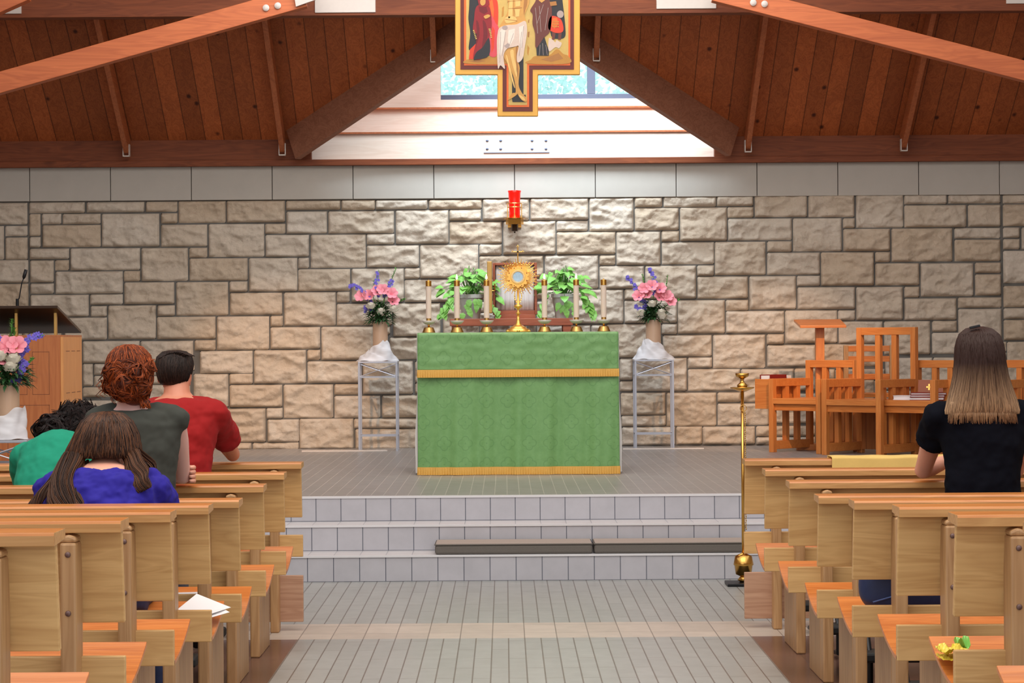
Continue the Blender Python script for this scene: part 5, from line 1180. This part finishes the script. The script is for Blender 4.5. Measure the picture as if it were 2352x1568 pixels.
strands(b, HL, 2300, rp, .0015, 9, r=.0015, jit=.006, a0=math.pi * .93, a1=math.pi * 2.07, hi=(.93, 1.06 if False else 1.0))
strands(b, HL, 500, rp, .001, 9, r=.0015, jit=.005, hi=(.9, 1.0))
for i in range(420):
    a = rp.uniform(3.3, 6.1); x = -.016 + math.cos(a) * .132; y = -.050 + math.sin(a) * .042
    b.tube([(x * .98, y, 1.15), (x, y - .004, 1.11), (x * rp.uniform(.98, 1.06), y - .006, rp.uniform(1.062, 1.095))], [.0022, .0018, .0006], 4)
b.build('hair', hair('hair_brown_blond', (52, 32, 26), (196, 158, 120), 1.05, 1.30), P_, smooth=True, fix=False)
b = MB(); b.beam((-.06, -.035, 1.437), (-.02, -.045, 1.446), .012, .010); b.build('hair_clip', M['black'], P_, bevel=.002)

# red-haired woman kneeling, left block
Xr = at(318, 1000, 9.35).x; Yr_ = 9.27
J = kneel(ky=.17)
J.update(sL=(-.150, .03, 1.110), eL=(-.175, .30, .875), wL=(.02, .37, .862), hL=(1, .1, .05), uL=(0, .5, .8), cL=.25, sR=(.155, .02, 1.110), eR=(.150, .26, .862), wR=(-.04, .33, .90), hR=(-1, .1, .1), uR=(0, .3, .9), cR=.4)
T = [(0, -.02, .56, .160, .120, 0), (0, -.01, .66, .170, .124, 0), (0, 0, .76, .140, .100, 0), (0, .01, .88, .140, .104, 0), (0, .02, .99, .156, .110, .05), (0, .02, 1.07, .166, .100, .1), (-.005, .025, 1.118, .140, .078, .1), (-.01, .032, 1.150, .080, .060, 0), (-.015, .036, 1.175, .054, .052, 0)]
P_ = person('red-haired woman in dark grey-green sleeveless top, kneeling with bare elbow on the ledge', Xr, Yr_, 0, dict(J=J, torso=T, head=(-.022, .055, 1.278), hrot=(-.35, .10, 0), skin=plain('pale_skin', (224, 178, 168), .5, 0, .05, 20, sss=.15), pants=plain('grey_trousers', (70, 72, 84), .8), top=plain('olive_grey_jersey', (56, 58, 52), .95, 0, .10, 50), sleeve=.13, sr=.054, shirt=T[1:-2] + [(-.01, .03, 1.140, .092, .064, 0)], wr=.024, ar=.94))
b = MB()
ex, ey, ez = .150, .26, .862
for i in range(4):
    z = ez + .030 - i * .018; b.tube([(ex - .05, ey + .055, z), (ex + .015, ey + .050, z), (ex + .043, ey + .018, z + .002), (ex + .044, ey - .012, z + .004), (ex + .034, ey - .032, z + .004)], [.011, .0105, .010, .0092, .0065], 10)
b.tube([(ex - .05, ey + .055, ez), (ex, ey + .052, ez)], .026, 12)
b.build('gripping_fingers', M['skin'], P_, smooth=True)
rp = random.Random(31); b = MB(); hc = (-.026, .025, 1.292)
b.ball(hc, (.078, .093, .096), 24, 16); b.ball((-.026, -.03, 1.23), (.070, .055, .062), 20, 12); b.ball((.0, -.02, 1.19), (.05, .045, .035), 16, 10)
HR = [(-.026, .03, 1.396, .01, .01, 0), (-.026, .03, 1.385, .045, .055, 0), (-.026, .03, 1.355, .074, .085, 0), (-.026, .025, 1.31, .088, .100, 0), (-.026, .01, 1.265, .088, .098, 0), (-.024, -.005, 1.22, .080, .085, 0), (-.012, -.01, 1.185, .062, .062, 0), (0, -.01, 1.165, .045, .045, 0)]
strands(b, HR, 1500, rp, .005, 16, r=.0012, jit=.006, hi=(.55, 1.0)); curls(b, (-.026, .01, 1.275), (.088, .100, .098), 330, rp, .012, .0013, .05, (1.0, 2.5), 6); curls(b, (-.026, -.05, 1.235), (.060, .040, .058), 160, rp, .012, .0013, .05, (.3, 2.9), 6)
for c_, r_ in (((-.075, -.055, 1.285), .034), ((.015, -.065, 1.28), .036), ((-.03, -.075, 1.24), .036), ((.03, -.05, 1.225), .034), ((-.085, -.03, 1.235), .030), ((.045, .0, 1.30), .032)):
    b.ball(c_, r_ * .8, 12, 8); curls(b, c_, (r_, r_, r_), 40, rp, .011, .0013, .05, (.2, 2.9), 6)
for i in range(26):
    x = -.026 + rp.uniform(-.095, .10); z = rp.uniform(1.19, 1.30); b.tube([(x * .8, -.02, z), (x * 1.08, -.03, z - .01), (x * 1.15 - .01, -.035, z - .03), (x * 1.05, -.03, z - .045)], [.003, .002, .0016, .0008], 5)
for i in range(14):
    b.tube([(.03 + rp.uniform(-.02, .02), -.03, 1.20), (.045 + rp.uniform(-.02, .02), -.045, 1.17), (.04 + rp.uniform(-.02, .03), -.05, 1.145)], [.006, .005, .002], 6)
b.build('hair', hair('hair_auburn', (60, 20, 8), (176, 84, 36)), P_, smooth=True, fix=False)

# man in red leaning on the front screen
Xm = at(408, 1000, 11.0).x; Ym = 10.92
J = kneel(ky=.26)
J.update(sL=(-.180, .05, 1.075), eL=(-.20, .44, .862), wL=(-.06, .40, 1.06), hL=(.3, -.2, 1), uL=(0, 1, 0), cL=.6, sR=(.180, .05, 1.075), eR=(.215, .44, .862), wR=(.085, .33, 1.04), hR=(-.25, -.5, .9), uR=(0, 1, .2), cR=.7)
T = [(0, -.02, .56, .155, .120, 0), (0, -.01, .66, .165, .122, 0), (0, 0, .78, .150, .108, 0), (0, .02, .90, .160, .114, .05), (0, .035, 1.00, .178, .120, .1), (0, .045, 1.07, .186, .108, .15), (0, .06, 1.118, .150, .080, .2), (0, .075, 1.148, .082, .062, .1), (0, .085, 1.168, .060, .056, 0)]
P_ = person('man in red T-shirt with short dark hair, elbow on the left front screen', Xm, Ym, 0, dict(J=J, torso=T, head=(-.018, .135, 1.250), hrot=(-.25, .15, .05), skin=M['skin2'], pants=plain('brown_trousers', (80, 66, 56), .8), top=plain('red_jersey', (152, 8, 10), .9, 0, .08, 50), sleeve=.62, sr=.066, flare=.008, shirt=T[1:-2] + [(0, .07, 1.140, .095, .066, .1)], wr=.03, nk=1.18, hk=1.02))
b = MB(); rp = random.Random(41); hc = Vector((-.018, .118, 1.278))
HM = [(-.018, .13, 1.366, .02, .02, 0), (-.018, .128, 1.360, .052, .060, 0), (-.018, .125, 1.335, .080, .090, 0), (-.018, .118, 1.295, .086, .100, 0), (-.018, .112, 1.262, .080, .095, 0), (-.020, .108, 1.230, .070, .082, 0), (-.022, .108, 1.205, .055, .066, 0)]
rings(b, [(r_[0], r_[1] - .004, r_[2], r_[3] * .97, r_[4] * .97, 0) for r_ in HM], 32)
strands(b, HM, 2200, rp, .001, 8, r=.0014, jit=.004, lo=(0, .55), hi=(.6, .98), nseg=6)
for i in range(500):
    x = rp.uniform(-.085, .035); y = .118 + rp.uniform(-.07, .09); z = 1.350 - abs(x + .018) ** 2 * 5.5; b.tube([(x, y, z), (x + .018, y, z + .010), (x + .034, y + .004, z + .002)], [.0018, .0018, .0006], 4)
b.build('hair', hair('hair_near_black', (26, 18, 16), (58, 40, 32)), P_, smooth=True, fix=False)

# person in teal, bowed low with curly dark hair
Xt = at(118, 1050, 9.9).x; Yt = 9.86
J = sit(pz=.52, ky=.40, kz=.50, ay=.42)
J.update(sL=(-.150, .20, .925), eL=(-.18, .42, .70), wL=(-.03, .50, .80), hL=(.5, .2, .6), uL=(0, 1, 0), sR=(.150, .20, .925), eR=(.18, .42, .70), wR=(.03, .50, .80), hR=(-.5, .2, .6), uR=(0, 1, 0))
T = [(0, -.01, .46, .155, .120, .2), (0, 0, .55, .165, .125, .2), (0, .03, .66, .140, .105, .3), (0, .07, .76, .142, .106, .45), (0, .13, .86, .152, .104, .6), (.0, .18, .93, .150, .090, .8), (.01, .22, .965, .120, .070, .9), (.02, .245, .975, .075, .055, 1.0), (.025, .265, .985, .052, .05, 1.0)]
P_ = person('person in teal shirt with curly black hair, bowed forward at the left edge', Xt, Yt, 0, dict(J=J, torso=T, head=(.055, .36, 1.02), hrot=(-.2, .75, .3), skin=M['skin2'], pants=plain('grey_skirt', (60, 60, 70), .8), top=plain('teal_jersey', (12, 138, 108), .9, 0, .08, 50), sleeve=.55, sr=.062, shirt=T[1:-2] + [(.02, .235, .975, .085, .058, 1.0)], wr=.026))
b = MB(); rp = random.Random(51)
b.ball((.060, .33, 1.055), (.100, .105, .078), 24, 14); b.ball((-.02, .27, 1.025), (.075, .07, .062), 20, 12)
curls(b, (.060, .33, 1.050), (.104, .108, .082), 170, rp, .008, .0016, .10, (.1, 1.7), 7); curls(b, (-.03, .26, 1.02), (.080, .075, .068), 170, rp, .017, .0015, .055, (.2, 2.6), 7)
for c_, r_ in (((-.055, .20, 1.075), .026), ((-.035, .21, 1.055), .022), ((-.08, .21, 1.04), .018), ((.0, .2, 1.03), .024)):
    for k in range(6): b.tube([(c_[0] + r_ * math.cos(q * .55 + k * .2), c_[1] + k * .006, c_[2] + r_ * math.sin(q * .55 + k * .2)) for q in range(11)], [.0022 for q in range(11)], 5)
b.build('hair', hair('hair_black_curls', (18, 13, 14), (44, 28, 26)), P_, smooth=True, fix=False)

# woman in blue, head bowed, long brown hair
z5_ = floor_z(8.1); Xb = at(243, 1100, 8.35).x; Yb_ = 8.16
J = sit(pz=.52, ky=.38, kz=.50, ay=.40)
J.update(sL=(-.170, .13, .860), eL=(-.205, .36, .66), wL=(-.05, .46, .74), hL=(.5, .2, .6), uL=(0, 1, 0), sR=(.170, .13, .860), eR=(.205, .36, .66), wR=(.05, .46, .74), hR=(-.5, .2, .6), uR=(0, 1, 0))
T = [(0, -.02, .44, .165, .125, .2), (0, -.01, .54, .180, .130, .2), (0, .01, .64, .165, .115, .3), (0, .04, .73, .168, .112, .4), (0, .085, .815, .176, .108, .5), (0, .12, .870, .172, .092, .6), (0, .15, .905, .130, .072, .7), (0, .17, .925, .080, .056, .7), (0, .185, .940, .054, .05, .7)]
P_ = person('woman in royal blue blouse, long brown hair falling forward from her bowed head', Xb, Yb_, z5_, dict(J=J, torso=T, head=(-.0, .245, 1.01), hrot=(.1, .60, 0), skin=M['skin'], pants=M['navy'], top=plain('royal_blue_jersey', (30, 18, 134), .9, 0, .10, 30), sleeve=.8, sr=.074, flare=.01, shirt=T[1:-3] + [(0, .128, .884, .135, .074, .65)], wr=.04, wsc=.06, grow=.022))
b = MB(); rp = random.Random(61)
HB = [(0, .235, 1.128, .012, .012, 0), (0, .232, 1.122, .05, .055, 0), (0, .225, 1.095, .085, .090, 0), (0, .215, 1.05, .108, .108, 0), (-.004, .205, 1.015, .120, .108, 0), (-.008, .195, .985, .130, .104, 0), (-.010, .19, .966, .134, .098, 0)]
rings(b, [(r_[0], r_[1] + .004, r_[2], r_[3] * .93, r_[4] * .93, 0) for r_ in HB], 36)
strands(b, HB, 2200, rp, .002, 9, r=.0016, jit=.006, hi=(.9, 1.0)); 
def lock(P, r0, n, seed, rr=.004):
    rq = random.Random(seed); P = [Vector(p) for p in P]; n5 = len(P); R5 = [.7, .8, .7, .4, .08]; Pf = []; Rf = []; W5 = [1, 1.1, 1, .8, .4]; Wf = []
    for i in range(n5 - 1):
        a_, b_, c_, d_ = P[max(0, i - 1)], P[i], P[i + 1], P[min(n5 - 1, i + 2)]
        for q in range(4):
            t_ = q / 4; Pf.append(.5 * ((2 * b_) + (c_ - a_) * t_ + (2 * a_ - 5 * b_ + 4 * c_ - d_) * t_ ** 2 + (3 * b_ - a_ - 3 * c_ + d_) * t_ ** 3)); Rf.append(R5[i] * (1 - t_) + R5[i + 1] * t_); Wf.append(W5[i] * (1 - t_) + W5[i + 1] * t_)
    Pf.append(P[-1]); Rf.append(R5[-1]); Wf.append(.35); P = Pf; ph_ = rq.uniform(0, 6)
    b.tube(P, [r0 * q * .72 for q in Rf], 14); rr *= .45
    for i in range(n * 5):
        a = rq.uniform(0, 6.283); Q = []; rq_ = rq.random(); j_ = rq.uniform(-.012, .012)
        for k, p in enumerate(P):
            f = Wf[k] * (.75 + .35 * rq_); Q.append(p + Vector((j_ * k * .12 + .004 * math.sin(k * .9 + ph_ + a) + math.cos(a + .08 * k) * r0 * f, math.sin(a + .08 * k) * r0 * f * .7, j_)))
        b.tube(Q, [rr * (1 - .7 * (k / len(Q)) ** 3) for k in range(len(Q))], 4, cap=False)
lock([(-.095, .13, .98), (-.125, .03, .91), (-.115, -.05, .84), (-.095, -.10, .78), (-.105, -.125, .715)], .034, 130, 1, .0034)
lock([(-.075, .13, .95), (-.092, .03, .885), (-.080, -.035, .84), (-.070, -.07, .80), (-.08, -.10, .765)], .026, 90, 2, .0034)
lock([(-.12, .14, .97), (-.165, .05, .89), (-.205, .0, .83), (-.235, -.01, .76), (-.235, .0, .70)], .016, 50, 3, .0034)
lock([(.085, .17, .995), (.112, .11, .955), (.128, .07, .92), (.142, .03, .89), (.155, .01, .86)], .026, 90, 4, .0034)
lock([(.100, .16, .99), (.135, .20, .94), (.145, .19, .90), (.15, .19, .88), (.155, .2, .87)], .026, 40, 5)
b.build('hair', hair('hair_dark_brown', (34, 18, 12), (104, 64, 38)), P_, smooth=True, fix=False)
